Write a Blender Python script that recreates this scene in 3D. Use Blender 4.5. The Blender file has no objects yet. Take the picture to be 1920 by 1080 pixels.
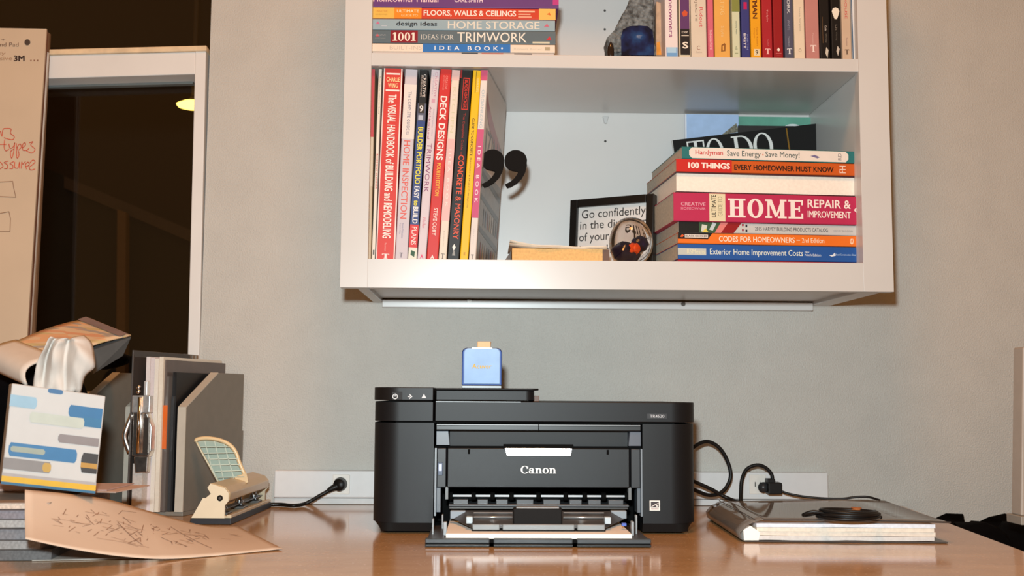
import bpy, bmesh, math, random
from mathutils import Vector, Matrix

random.seed(7)
scene = bpy.context.scene
COL = scene.collection
PI = math.pi

# ------------------------------------------------------------------ camera
FPX = 2109.0                       # focal length in pixels of a 1920 px wide frame
EYE = Vector((0.0, -1.90, 0.181))  # desk top is z = 0, the wall is y = 0
ROT = (Matrix.Rotation(math.radians(-1.4), 3, 'Z')
       @ Matrix.Rotation(math.radians(90 + 5.45), 3, 'X')
       @ Matrix.Rotation(math.radians(0.33), 3, 'Z'))
cam_data = bpy.data.cameras.new('camera')
cam_data.sensor_width = 36.0
cam_data.lens = FPX * 36.0 / 1920.0
cam_data.clip_start = 0.02
cam_data.dof.use_dof = True
cam_data.dof.focus_distance = 1.60
cam_data.dof.aperture_fstop = 9.0
cam = bpy.data.objects.new('camera', cam_data)
cam.matrix_world = Matrix.Translation(EYE) @ ROT.to_4x4()
COL.objects.link(cam)
scene.camera = cam

# ------------------------------------------------------------------ world, lights, exposure
world = bpy.data.worlds.new('room_ambience')
scene.world = world
world.use_nodes = True
bg = world.node_tree.nodes['Background']
bg.inputs[0].default_value = (1.0, 0.47, 0.15, 1)
bg.inputs[1].default_value = 0.29

def area_light(name, loc, target, size, energy, color, spread=PI):
    ld = bpy.data.lights.new(name, 'AREA')
    ld.shape = 'DISK'
    ld.size = size
    ld.energy = energy
    ld.color = color
    ld.spread = spread
    o = bpy.data.objects.new(name, ld)
    o.location = loc
    d = Vector(target) - Vector(loc)
    o.rotation_euler = d.to_track_quat('-Z', 'Y').to_euler()
    COL.objects.link(o)
    return o

# the camera's flash, just above the lens, and the room's warm ceiling lamp
area_light('camera_flash', (EYE.x - 0.035, EYE.y, EYE.z + 0.141), (0.0, 0.0, 0.30), 0.055, 27.0, (0.85, 0.97, 1.0))
area_light('ceiling_lamp', (0.10, -1.25, 1.75), (0.10, -1.15, 0.0), 0.45, 17.0, (1.0, 0.42, 0.12))

vs = scene.view_settings
vs.view_transform = 'Standard'
vs.look = 'None'
vs.gamma = 1.0
vs.use_curve_mapping = False
vs.exposure = 0.0

# ------------------------------------------------------------------ pixel -> place helpers
def ray(u, v):
    return ROT @ Vector(((u - 960.0) / FPX, -(v - 540.0) / FPX, -1.0))

def P(u, v, y):
    """point seen at pixel u, v on the upright plane at distance y"""
    d = ray(u, v)
    return EYE + d * ((y - EYE.y) / d.y)

def PZ(u, v, z):
    """point seen at pixel u, v on the level plane of height z"""
    d = ray(u, v)
    return EYE + d * ((z - EYE.z) / d.z)

# ------------------------------------------------------------------ materials
def lin(c):
    c = c / 255.0
    return c / 12.92 if c <= 0.04045 else ((c + 0.055) / 1.055) ** 2.4

_mats = {}
def M(rgb, rough=0.5, metal=0.0, spec=0.5, vary=0.06, scale=60.0, bump=0.0, bscale=400.0, coat=0.0, emit=0.0):
    key = (tuple(rgb), rough, metal, spec, vary, scale, bump, bscale, coat, emit)
    if key in _mats:
        return _mats[key]
    m = bpy.data.materials.new('surface')
    m.use_nodes = True
    nt = m.node_tree
    b = nt.nodes['Principled BSDF']
    col = tuple(lin(c) for c in rgb)
    b.inputs['Roughness'].default_value = rough
    b.inputs['Metallic'].default_value = metal
    b.inputs['Specular IOR Level'].default_value = spec
    b.inputs['Coat Weight'].default_value = coat
    b.inputs['Coat Roughness'].default_value = 0.08
    tc = nt.nodes.new('ShaderNodeTexCoord')
    if vary > 0:
        n = nt.nodes.new('ShaderNodeTexNoise')
        n.inputs['Scale'].default_value = scale
        n.inputs['Detail'].default_value = 3.0
        nt.links.new(tc.outputs['Object'], n.inputs['Vector'])
        r = nt.nodes.new('ShaderNodeValToRGB')
        r.color_ramp.elements[0].position = 0.3
        r.color_ramp.elements[1].position = 0.7
        r.color_ramp.elements[0].color = tuple(c * (1 - vary) for c in col) + (1,)
        r.color_ramp.elements[1].color = tuple(min(1, c * (1 + vary)) for c in col) + (1,)
        nt.links.new(n.outputs['Fac'], r.inputs['Fac'])
        nt.links.new(r.outputs['Color'], b.inputs['Base Color'])
    else:
        b.inputs['Base Color'].default_value = col + (1,)
    if bump > 0:
        n2 = nt.nodes.new('ShaderNodeTexNoise')
        n2.inputs['Scale'].default_value = bscale
        n2.inputs['Detail'].default_value = 2.0
        nt.links.new(tc.outputs['Object'], n2.inputs['Vector'])
        bp = nt.nodes.new('ShaderNodeBump')
        bp.inputs['Strength'].default_value = bump
        bp.inputs['Distance'].default_value = 0.002
        nt.links.new(n2.outputs['Fac'], bp.inputs['Height'])
        nt.links.new(bp.outputs['Normal'], b.inputs['Normal'])
    if emit > 0:
        b.inputs['Emission Color'].default_value = col + (1,)
        b.inputs['Emission Strength'].default_value = emit
    _mats[key] = m
    return m

def clear_plastic(name, tint, rough=0.03, ior=1.45, haze=0.0, haze_col=(0.5, 0.5, 0.5)):
    m = bpy.data.materials.new(name)
    m.use_nodes = True
    nt = m.node_tree
    nt.nodes.clear()
    out = nt.nodes.new('ShaderNodeOutputMaterial')
    tr = nt.nodes.new('ShaderNodeBsdfTransparent')
    tr.inputs[0].default_value = tuple(tint) + (1,)
    gl = nt.nodes.new('ShaderNodeBsdfGlossy')
    gl.inputs['Roughness'].default_value = rough
    fr = nt.nodes.new('ShaderNodeFresnel')
    fr.inputs['IOR'].default_value = ior
    mx = nt.nodes.new('ShaderNodeMixShader')
    df = nt.nodes.new('ShaderNodeBsdfDiffuse')
    df.inputs[0].default_value = tuple(haze_col) + (1,)
    mh = nt.nodes.new('ShaderNodeMixShader')
    mh.inputs[0].default_value = haze
    nt.links.new(tr.outputs[0], mh.inputs[1])
    nt.links.new(df.outputs[0], mh.inputs[2])
    nt.links.new(fr.outputs[0], mx.inputs[0])
    nt.links.new(mh.outputs[0], mx.inputs[1])
    nt.links.new(gl.outputs[0], mx.inputs[2])
    nt.links.new(mx.outputs[0], out.inputs[0])
    return m

def solid_glass(name, rgb):
    m = bpy.data.materials.new(name)
    m.use_nodes = True
    b = m.node_tree.nodes['Principled BSDF']
    b.inputs['Base Color'].default_value = tuple(lin(c) for c in rgb) + (1,)
    b.inputs['Transmission Weight'].default_value = 1.0
    b.inputs['Roughness'].default_value = 0.0
    b.inputs['IOR'].default_value = 1.46
    return m

def desk_material():
    m = bpy.data.materials.new('desk_laminate')
    m.use_nodes = True
    nt = m.node_tree
    b = nt.nodes['Principled BSDF']
    tc = nt.nodes.new('ShaderNodeTexCoord')
    mp = nt.nodes.new('ShaderNodeMapping')
    mp.inputs['Scale'].default_value = (1.0, 2.2, 1.0)
    nt.links.new(tc.outputs['Object'], mp.inputs['Vector'])
    n = nt.nodes.new('ShaderNodeTexNoise')
    n.inputs['Scale'].default_value = 9.0
    n.inputs['Detail'].default_value = 6.0
    n.inputs['Roughness'].default_value = 0.7
    nt.links.new(mp.outputs[0], n.inputs['Vector'])
    r = nt.nodes.new('ShaderNodeValToRGB')
    r.color_ramp.elements[0].position = 0.3
    r.color_ramp.elements[1].position = 0.75
    r.color_ramp.elements[0].color = (lin(174), lin(132), lin(88), 1)
    r.color_ramp.elements[1].color = (lin(198), lin(158), lin(114), 1)
    nt.links.new(n.outputs['Fac'], r.inputs['Fac'])
    n2 = nt.nodes.new('ShaderNodeTexNoise')
    n2.inputs['Scale'].default_value = 260.0
    nt.links.new(tc.outputs['Object'], n2.inputs['Vector'])
    r2 = nt.nodes.new('ShaderNodeValToRGB')
    r2.color_ramp.elements[0].position = 0.66
    r2.color_ramp.elements[1].position = 0.74
    r2.color_ramp.elements[0].color = (0, 0, 0, 1)
    r2.color_ramp.elements[1].color = (1, 1, 1, 1)
    nt.links.new(n2.outputs['Fac'], r2.inputs['Fac'])
    mix = nt.nodes.new('ShaderNodeMix')
    mix.data_type = 'RGBA'
    nt.links.new(r2.outputs['Color'], mix.inputs[0])
    nt.links.new(r.outputs['Color'], mix.inputs[6])
    mix.inputs[7].default_value = (lin(226), lin(190), lin(158), 1)
    nt.links.new(mix.outputs[2], b.inputs['Base Color'])
    b.inputs['Roughness'].default_value = 0.11
    b.inputs['Specular IOR Level'].default_value = 0.6
    return m

def printed(name, base, inks, scale=(1, 1, 1), density=0.5, rough=0.4):
    """a printed sheet: blocks of ink of several colours"""
    m = bpy.data.materials.new(name)
    m.use_nodes = True
    nt = m.node_tree
    b = nt.nodes['Principled BSDF']
    b.inputs['Roughness'].default_value = rough
    tc = nt.nodes.new('ShaderNodeTexCoord')
    mp = nt.nodes.new('ShaderNodeMapping')
    mp.inputs['Scale'].default_value = scale
    nt.links.new(tc.outputs['Object'], mp.inputs['Vector'])
    v = nt.nodes.new('ShaderNodeTexVoronoi')
    v.inputs['Scale'].default_value = 30.0
    nt.links.new(mp.outputs[0], v.inputs['Vector'])
    sp = nt.nodes.new('ShaderNodeSeparateColor')
    nt.links.new(v.outputs['Color'], sp.inputs[0])
    r = nt.nodes.new('ShaderNodeValToRGB')
    r.color_ramp.interpolation = 'CONSTANT'
    cols = [base] + list(inks)
    r.color_ramp.elements[0].position = 0.0
    r.color_ramp.elements[0].color = tuple(lin(c) for c in base) + (1,)
    r.color_ramp.elements[1].position = 1.0 - density
    r.color_ramp.elements[1].color = tuple(lin(c) for c in inks[0]) + (1,)
    for i, c in enumerate(inks[1:]):
        e = r.color_ramp.elements.new(1.0 - density + density * (i + 1) / len(inks))
        e.color = tuple(lin(k) for k in c) + (1,)
    nt.links.new(sp.outputs[0], r.inputs['Fac'])
    nt.links.new(r.outputs['Color'], b.inputs['Base Color'])
    return m

# ------------------------------------------------------------------ mesh helpers
class MB:
    def __init__(self):
        self.v, self.f = [], []
    def add(self, verts, faces):
        k = len(self.v)
        self.v += [Vector(p) for p in verts]
        self.f += [[i + k for i in f] for f in faces]
        return self
    def box(self, x0, x1, y0, y1, z0, z1):
        x0, x1 = min(x0, x1), max(x0, x1)
        y0, y1 = min(y0, y1), max(y0, y1)
        z0, z1 = min(z0, z1), max(z0, z1)
        return self.add([(x0, y0, z0), (x1, y0, z0), (x1, y1, z0), (x0, y1, z0), (x0, y0, z1), (x1, y0, z1), (x1, y1, z1), (x0, y1, z1)],
                        [[0, 3, 2, 1], [4, 5, 6, 7], [0, 1, 5, 4], [1, 2, 6, 5], [2, 3, 7, 6], [3, 0, 4, 7]])
    def hexa(self, p):
        """eight corners: lower four round, then upper four"""
        return self.add(p, [[0, 3, 2, 1], [4, 5, 6, 7], [0, 1, 5, 4], [1, 2, 6, 5], [2, 3, 7, 6], [3, 0, 4, 7]])
    def prism(self, poly, axis, a, b):
        """polygon of 2-D points swept along axis from a to b"""
        n = len(poly)
        def pt(p, t):
            if axis == 'z': return (p[0], p[1], t)
            if axis == 'y': return (p[0], t, p[1])
            return (t, p[0], p[1])
        vv = [pt(p, a) for p in poly] + [pt(p, b) for p in poly]
        ff = [list(range(n))[::-1], list(range(n, 2 * n))]
        ff += [[i, (i + 1) % n, n + (i + 1) % n, n + i] for i in range(n)]
        return self.add(vv, ff)
    def quad(self, a, b, c, d):
        return self.add([a, b, c, d], [[0, 1, 2, 3]])
    def grid(self, rows):
        n, m = len(rows), len(rows[0])
        vv = [p for r in rows for p in r]
        ff = [[i * m + j, i * m + j + 1, (i + 1) * m + j + 1, (i + 1) * m + j] for i in range(n - 1) for j in range(m - 1)]
        return self.add(vv, ff)
    def tube(self, pts, r, n=10, closed=False, sub=6):
        pts = smooth(pts, sub, closed) if sub > 1 else [Vector(p) for p in pts]
        N = len(pts)
        rr = r if callable(r) else (lambda t: r)
        rings = []
        nrm = None
        for i, p in enumerate(pts):
            if closed:
                t = (pts[(i + 1) % N] - pts[i - 1]).normalized()
            else:
                t = (pts[min(i + 1, N - 1)] - pts[max(i - 1, 0)]).normalized()
            if nrm is None:
                nrm = t.cross(Vector((0, 0, 1)))
                if nrm.length < 1e-3: nrm = t.cross(Vector((1, 0, 0)))
            nrm = (nrm - t * nrm.dot(t)).normalized()
            bn = t.cross(nrm)
            rad = rr(i / max(1, N - 1))
            rings.append([p + (nrm * math.cos(a) + bn * math.sin(a)) * rad for a in [2 * PI * k / n for k in range(n)]])
        vv = [p for g in rings for p in g]
        ff = []
        for i in range(N if closed else N - 1):
            for k in range(n):
                a, b = i * n + k, i * n + (k + 1) % n
                c, d = ((i + 1) % N) * n + (k + 1) % n, ((i + 1) % N) * n + k
                ff.append([a, b, c, d])
        if not closed:
            ff.append(list(range(n))[::-1])
            ff.append(list(range((N - 1) * n, N * n)))
        return self.add(vv, ff)
    def cyl(self, a, b, r, n=16):
        return self.tube([a, b], r, n, sub=1)
    def lathe(self, prof, c, n=24):
        """profile of (radius, z) about the vertical through c"""
        vv, ff = [], []
        for (r, z) in prof:
            for k in range(n):
                vv.append((c[0] + r * math.cos(2 * PI * k / n), c[1] + r * math.sin(2 * PI * k / n), c[2] + z))
        for i in range(len(prof) - 1):
            for k in range(n):
                ff.append([i * n + k, i * n + (k + 1) % n, (i + 1) * n + (k + 1) % n, (i + 1) * n + k])
        ff.append(list(range(n))[::-1])
        ff.append(list(range((len(prof) - 1) * n, len(prof) * n)))
        return self.add(vv, ff)
    def build(self, name, mat, parent=None, bevel=0.0, seg=2, flat=True, offset=None):
        me = bpy.data.meshes.new(name)
        off = Vector(offset) if offset is not None else Vector((0, 0, 0))
        me.from_pydata([tuple(p - off) for p in self.v], [], self.f)
        bm = bmesh.new()
        bm.from_mesh(me)
        bmesh.ops.recalc_face_normals(bm, faces=bm.faces)
        bm.to_mesh(me)
        bm.free()
        if not flat:
            for p in me.polygons: p.use_smooth = True
        elif flat == 'auto':
            for p in me.polygons: p.use_smooth = True
            me.set_sharp_from_angle(angle=math.radians(32))
        me.materials.append(mat)
        o = bpy.data.objects.new(name, me)
        COL.objects.link(o)
        if offset is not None: o.location = off
        if parent is not None: o.parent = parent
        if bevel > 0:
            md = o.modifiers.new('bevel', 'BEVEL')
            md.width = bevel
            md.segments = seg
            md.limit_method = 'ANGLE'
            md.angle_limit = math.radians(40)
        return o

def smooth(pts, sub, closed=False):
    pts = [Vector(p) for p in pts]
    n = len(pts)
    out = []
    for i in range(n if closed else n - 1):
        p1, p2 = pts[i], pts[(i + 1) % n]
        p0 = pts[i - 1] if (closed or i > 0) else p1 * 2 - p2
        p3 = pts[(i + 2) % n] if (closed or i + 2 < n) else p2 * 2 - p1
        for s in range(sub):
            t = s / sub
            out.append(0.5 * ((2 * p1) + (p2 - p0) * t + (2 * p0 - 5 * p1 + 4 * p2 - p3) * t * t + (3 * p1 - p0 - 3 * p2 + p3) * t ** 3))
    if not closed: out.append(pts[-1])
    return out

def empty(name, loc, label, cat, group=None, rot=(0, 0, 0)):
    o = bpy.data.objects.new(name, None)
    o.empty_display_size = 0.03
    o.location = loc
    o.rotation_euler = rot
    COL.objects.link(o)
    return tag(o, label, cat, group)

def tag(o, label, cat, group=None):
    o['label'] = label
    o['category'] = cat
    if group: o['group'] = group
    return o

def structure(o, label=None):
    o['kind'] = 'structure'
    if label: o['label'] = label
    return o

# ------------------------------------------------------------------ lettering
_txt = {}
def glyphs(s, bold=0.0, spacing=1.0):
    """outline of a line of lettering, fitted to the unit square"""
    key = (s, bold, spacing)
    if key not in _txt:
        cu = bpy.data.curves.new('lettering', 'FONT')
        cu.body = s
        cu.resolution_u = 3
        cu.space_character = spacing
        cu.fill_mode = 'FRONT'
        o = bpy.data.objects.new('lettering', cu)
        COL.objects.link(o)
        dg = bpy.context.evaluated_depsgraph_get()
        me = bpy.data.meshes.new_from_object(o.evaluated_get(dg))
        v = [(p.co.x, p.co.y) for p in me.vertices]
        f = [list(p.vertices) for p in me.polygons]
        bpy.data.objects.remove(o)
        bpy.data.curves.remove(cu)
        bpy.data.meshes.remove(me)
        x0, x1 = min(p[0] for p in v), max(p[0] for p in v)
        y0, y1 = min(p[1] for p in v), max(p[1] for p in v)
        # heavier weights are overprints: shifted copies, each a hair above the last
        bb = bold
        sh = [(0, 0)] if bb < 0.004 else [(-bb, 0), (bb, 0), (0, bb * 0.7), (0, -bb * 0.7), (0, 0)]
        x0, x1, y0, y1 = x0 - bb, x1 + bb, y0 - bb * 0.7, y1 + bb * 0.7
        V, F = [], []
        for k, (dx, dy) in enumerate(sh):
            F += [[i + len(V) for i in q] for q in f]
            V += [((p[0] + dx - x0) / (x1 - x0), (p[1] + dy - y0) / (y1 - y0), k * 1.5e-5) for p in v]
        _txt[key] = (V, F)
    return _txt[key]

def ring2(cx, cy, ax, ay, bx, by, n=28, a0=0.0, a1=2 * PI):
    vv, ff = [], []
    full = abs(a1 - a0 - 2 * PI) < 1e-6
    m = n if full else n + 1
    for k in range(m):
        a = a0 + (a1 - a0) * k / n
        vv += [(cx + ax * math.cos(a), cy + ay * math.sin(a)), (cx + bx * math.cos(a), cy + by * math.sin(a))]
    for k in range(n):
        i, j = 2 * k, 2 * ((k + 1) % m)
        ff.append([i, j, j + 1, i + 1])
    return vv, ff

def slab(s, thick=0.24, thin=0.10, gap=0.10):
    """heavy lettering with serifs, for titles set in a serif face; unit height, returned fitted to the unit square"""
    V, F = [], []
    def put(vv, ff, dx):
        k = len(V)
        V.extend([(p[0] + dx, p[1], len(F) * 2e-6) for p in vv])
        F.extend([[i + k for i in f] for f in ff])
    def R(x0, x1, y0, y1): return [(x0, y0), (x1, y0), (x1, y1), (x0, y1)], [[0, 1, 2, 3]]
    def Q(*p): return list(p), [list(range(len(p)))]
    x = 0.0
    T, t, e = thick, thin, thin * 0.9
    for ch in s:
        if ch == ' ':
            x += 0.4
            continue
        parts = []
        if ch == 'H':
            w = 0.95
            for a in (0.12, w - 0.12 - T):
                parts += [R(a, a + T, 0, 1), R(a - 0.12, a + T + 0.12, 0, t), R(a - 0.12, a + T + 0.12, 1 - t, 1)]
            parts.append(R(0.12, w - 0.12, 0.46, 0.46 + t))
        elif ch == 'O':
            w = 0.86
            parts.append(ring2(w / 2, 0.5, w / 2, 0.52, w / 2 - T, 0.52 - t))
        elif ch == '0':
            w = 0.62
            parts.append(ring2(w / 2, 0.5, w / 2, 0.51, w / 2 - T * 0.8, 0.51 - t))
        elif ch == '1':
            w = 0.5
            parts += [R(0.14, 0.14 + T, 0, 1), R(0, w, 0, t), Q((0.0, 0.78), (0.14, 0.8), (0.14, 1), (0.1, 0.93))]
        elif ch == 'M':
            w = 1.16
            parts += [R(0.12, 0.12 + t * 1.2, 0, 1), R(w - 0.12 - T, w - 0.12, 0, 1), R(0, 0.36, 0, t), R(w - T - 0.24, w, 0, t),
                      R(0, 0.3, 1 - t, 1), R(w - 0.3, w, 1 - t, 1),
                      Q((0.12, 1), (0.12 + T, 1), (w / 2 + 0.1, 0.12), (w / 2 - 0.04, 0.05)), Q((w / 2 - 0.04, 0.05), (w / 2 + 0.08, 0.12), (w - 0.12, 1), (w - 0.12 - T * 0.7, 1))]
        elif ch == 'E':
            w = 0.8
            parts += [R(0.12, 0.12 + T, 0, 1), R(0, w, 0, t), R(0, w, 1 - t, 1), R(0.12, 0.6, 0.46, 0.46 + t), R(w - 0.1, w, 0, 0.28), R(w - 0.1, w, 0.72, 1), R(0.55, 0.63, 0.36, 0.66)]
        elif ch == 'T':
            w = 0.84
            parts += [R(w / 2 - T / 2, w / 2 + T / 2, 0, 1), R(w / 2 - T / 2 - 0.1, w / 2 + T / 2 + 0.1, 0, t), R(0, w, 1 - t, 1), R(0, 0.07, 0.74, 1), R(w - 0.07, w, 0.74, 1)]
        elif ch == 'D':
            w = 0.9
            parts += [R(0.12, 0.12 + T, 0, 1), R(0, 0.42, 0, t), R(0, 0.42, 1 - t, 1)]
            parts.append(ring2(0.4, 0.5, w - 0.4, 0.5, w - 0.4 - T, 0.5 - t, 20, -PI / 2, PI / 2))
        elif ch == 'C':
            w = 0.8
            parts.append(ring2(0.42, 0.5, 0.42, 0.52, 0.42 - T, 0.52 - t, 24, 0.7, 2 * PI - 0.62))
            parts += [Q((0.6, 0.62), (0.76, 0.66), (0.76, 0.94), (0.66, 0.86))]
        elif ch == 'a':
            w = 0.62
            parts += [ring2(0.22, 0.22, 0.22, 0.22, 0.22 - T * 0.75, 0.22 - t), R(0.34, 0.34 + T * 0.9, 0.0, 0.5), ring2(0.28, 0.46, 0.26, 0.22, 0.26 - T * 0.8, 0.22 - t, 12, 0, PI * 0.95), R(0.5, w, 0, t * 0.9)]
        elif ch == 'n':
            w = 0.72
            parts += [R(0.08, 0.08 + T, 0, 0.68), R(0, 0.08 + T + 0.05, 0, t * 0.9), R(0, 0.2, 0.68 - t, 0.68), R(w - 0.08 - T, w - 0.08, 0, 0.45), R(w - T - 0.13, w, 0, t * 0.9),
                      ring2(0.38, 0.42, 0.26, 0.26, 0.26 - T, 0.26 - t, 12, 0, PI)]
        elif ch == 'o':
            w = 0.64
            parts.append(ring2(w / 2, 0.34, w / 2, 0.36, w / 2 - T, 0.36 - t))
        else:
            w = 0.5
        for vv, ff in parts: put(vv, ff, x)
        x += w + gap
    x0, x1 = min(p[0] for p in V), max(p[0] for p in V)
    y0, y1 = min(p[1] for p in V), max(p[1] for p in V)
    return [((p[0] - x0) / (x1 - x0), (p[1] - y0) / (y1 - y0), p[2]) for p in V], F

def put_text(parent, g, origin, ux, uy, mat, name='title'):
    """g: glyph outline in the unit square, laid out from origin along the vectors ux and uy"""
    v, f = g
    o, ux, uy = Vector(origin), Vector(ux), Vector(uy)
    mb = MB()
    nz = ux.cross(uy).normalized()
    mb.add([o + ux * p[0] + uy * p[1] + nz * p[2] for p in v], f)
    me_o = mb.build(name, mat, parent)
    return me_o

def strokes(parent, lines, width, mat, to3d, name='handwriting', lift=None):
    """pen strokes: 2-D polylines turned to flat ribbons, laid on a surface by to3d"""
    mb = MB()
    for ln in lines:
        pts = [Vector((p[0], p[1], 0)) for p in ln]
        for a, b in zip(pts[:-1], pts[1:]):
            d = b - a
            if d.length < 1e-6: continue
            d.normalize()
            n = Vector((-d.y, d.x, 0)) * width * 0.5
            e = d * width * 0.3
            mb.quad(to3d(a - e + n), to3d(a - e - n), to3d(b + e - n), to3d(b + e + n))
    return mb.build(name, mat, parent)

# ================================================================== the setting
WALL = M((188, 185, 178), 0.55, spec=0.4, vary=0.03, scale=18.0, bump=0.6, bscale=400.0)
WHITE_TRIM = M((222, 220, 217), 0.35, vary=0.03, scale=12.0)
WHITE_PAINT = M((196, 193, 189), 0.28, vary=0.02, scale=10.0)
WHITE_INNER = M((207, 206, 204), 0.30, vary=0.02, scale=10.0)

XW = P(387, 300, 0.0).x                    # right edge of the window opening
ZSILL = P(300, 735, 0.0).z
ZTOP = 1.45
w = MB()
w.box(XW, 1.9, 0.0, 0.10, -0.74, ZTOP)
w.box(-1.9, XW, 0.0, 0.10, -0.74, ZSILL)
structure(w.build('wall_back', WALL))
structure(MB().box(-1.9, 1.9, -2.6, 0.10, -0.80, -0.74).build('floor', M((120, 100, 84), 0.6)))

# the window: header board, jamb, sill, dark upper and lower panes with night outside
win = bpy.data.objects.new('window_1', None)
COL.objects.link(win)
structure(win, 'dark night window with white painted wooden frame')
def wedge(name, us, mat, y0, y1, parent=win, bevel=0.0015):
    a = [P(u, v, y0) for (u, v) in us]
    mb = MB().hexa([a[0], a[1], Vector((a[1].x, y1, a[1].z)), Vector((a[0].x, y1, a[0].z)), a[3], a[2], Vector((a[2].x, y1, a[2].z)), Vector((a[3].x, y1, a[3].z))])
    return mb.build(name, mat, parent, bevel)
wedge('header_board', [(-140, 154), (366, 139), (366, 97), (-140, 109)], WHITE_TRIM, -0.006, 0.05)
wedge('header_cap', [(-140, 108), (387, 95), (387, 85), (-140, 98)], M((222, 196, 160), 0.5, vary=0.12), -0.010, 0.05)
wedge('jamb', [(350, 735), (372, 735), (386, 95), (366, 95)], WHITE_TRIM, -0.006, 0.05)
wedge('sill', [(-140, 752), (380, 745), (380, 732), (-140, 738)], WHITE_TRIM, -0.012, 0.05)
SASH = M((104, 108, 106), 0.45)
wedge('sash_rail', [(-140, 161), (364, 148), (365, 139), (-140, 152)], SASH, 0.028, 0.050, bevel=0.001)
wedge('sash_rail', [(-140, 170), (361, 157), (362, 150), (-140, 163)], SASH, 0.036, 0.050, bevel=0.001)
GLASS = clear_plastic('night_window_glass', (0.80, 0.80, 0.78), 0.0, 1.45)
x0 = P(-140, 300, 0.05).x
gl = MB().box(x0, XW, 0.052, 0.055, ZSILL, P(200, 118, 0.05).z)
gl.build('pane', GLASS, win)
gl = MB().box(x0, XW, 0.052, 0.055, P(200, 90, 0.05).z, ZTOP)
gl.build('pane', GLASS, win)

# outside in the dark: added porch, post, beam and lamp standing in for the unclear view
OUT_Y = 1.9
porch = empty('porch', (-1.6, OUT_Y, -0.74), 'added dim brown porch standing in for the view in the dark window', 'porch')
def pw(u, v, y): return P(u, v, y) - Vector(porch.location)
a, b, c, d = [pw(*q, OUT_Y) for q in ((-160, 210), (420, 458), (420, 1100), (-160, 1100))]
th = Vector((0, 0.04, 0))
MB().hexa([d, c, c + th, d + th, a, b, b + th, a + th]).build('wall_panel', M((26, 23, 19), 0.9), porch)
a, b, c, d = [pw(*q, OUT_Y + 0.5) for q in ((-160, -260), (420, -260), (420, 1100), (-160, 1100))]
MB().hexa([d, c, c + th, d + th, a, b, b + th, a + th]).build('soffit', M((46, 34, 24), 0.9), porch)
a, b, c, d = [pw(*q, OUT_Y - 0.02) for q in ((120, 330), (420, 458), (420, 480), (120, 352))]
MB().hexa([d, c, c + th, d + th, a, b, b + th, a + th]).build('beam', M((58, 44, 34), 0.8), porch)
a, b, c, d = [pw(*q, OUT_Y - 0.05) for q in ((220, 392), (236, 398), (232, 1100), (214, 1100))]
MB().hexa([d, c, c + th, d + th, a, b, b + th, a + th]).build('post', M((88, 62, 34), 0.8), porch)
lp = P(362, 197, OUT_Y - 0.35)
lamp = empty('porch_lamp', lp, 'added yellow dome lamp standing in for the glow in the dark window', 'lamp')
MB().lathe([(0.001, 0.012), (0.03, 0.010), (0.05, 0.0), (0.045, -0.006), (0.02, -0.009), (0.001, -0.010)], (0, 0, 0)).build('globe', M((255, 214, 96), 0.5, vary=0, emit=7.0), lamp, flat=False)
MB().lathe([(0.012, 0.009), (0.012, 0.02), (0.006, 0.03), (0.006, 0.5)], (0, 0, 0)).build('stem', M((60, 45, 30), 0.6), lamp)

# white outlet strip along the foot of the wall
strip = bpy.data.objects.new('trim_1', None)
COL.objects.link(strip)
structure(strip, 'white outlet strip along the foot of the wall')
sx0, sx1 = P(514, 900, -0.02).x, P(1553, 900, -0.02).x
sz0, sz1, sz2 = 0.0005, P(1000, 936, -0.02).z, P(1000, 884, -0.02).z
STRIP = M((216, 216, 216), 0.35, vary=0.02)
MB().box(sx0, sx1, -0.020, -0.0005, sz1 + 0.001, sz2).build('raceway_cover', STRIP, strip, 0.002)
MB().box(sx0, sx1, -0.015, -0.0005, sz0, sz1).build('raceway_base', M((204, 203, 202), 0.4), strip, 0.001)
for u in (640, 1420):
    c = P(u, 908, -0.020)
    MB().box(c.x - 0.014, c.x + 0.014, -0.0225, -0.0195, c.z - 0.016, c.z + 0.016).build('outlet_plate', M((232, 226, 218), 0.3), strip, 0.001)
    ol = M((70, 66, 62), 0.6)
    for dx in (-0.004, 0.004):
        MB().box(c.x + dx - 0.0008, c.x + dx + 0.0008, -0.0228, -0.0224, c.z - 0.004, c.z + 0.004).build('slot', ol, strip)

# ================================================================== desk
pr0, pr1 = PZ(1770, 977, 0.0), PZ(1920, 1033, 0.0)
def edge_x(y):
    t = (y - pr0.y) / (pr1.y - pr0.y)
    return pr0.x + (pr1.x - pr0.x) * t
DY0 = -0.86
desk = empty('desk', (0, -0.43, -0.74), 'tan glossy desk standing against the wall', 'desk')
dz = 0.74
def dk(x, y, z): return Vector((x, y + 0.43, z + 0.74))
t = MB().hexa([dk(-1.5, DY0, -0.035), dk(edge_x(DY0), DY0, -0.035), dk(edge_x(-0.001), -0.001, -0.035), dk(-1.5, -0.001, -0.035),
               dk(-1.5, DY0, 0), dk(edge_x(DY0), DY0, 0), dk(edge_x(-0.001), -0.001, 0), dk(-1.5, -0.001, 0)])
t.build('desk_top', desk_material(), desk, 0.002)
LEG = M((196, 176, 154), 0.5)
for xa in (-1.46, -0.45, 0.53):
    a, b = dk(xa, -0.80, -0.74), dk(xa + 0.025, -0.03, -0.0355)
    MB().box(a.x, b.x, a.y, b.y, a.z, b.z).build('side_panel', LEG, desk, 0.001)

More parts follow.
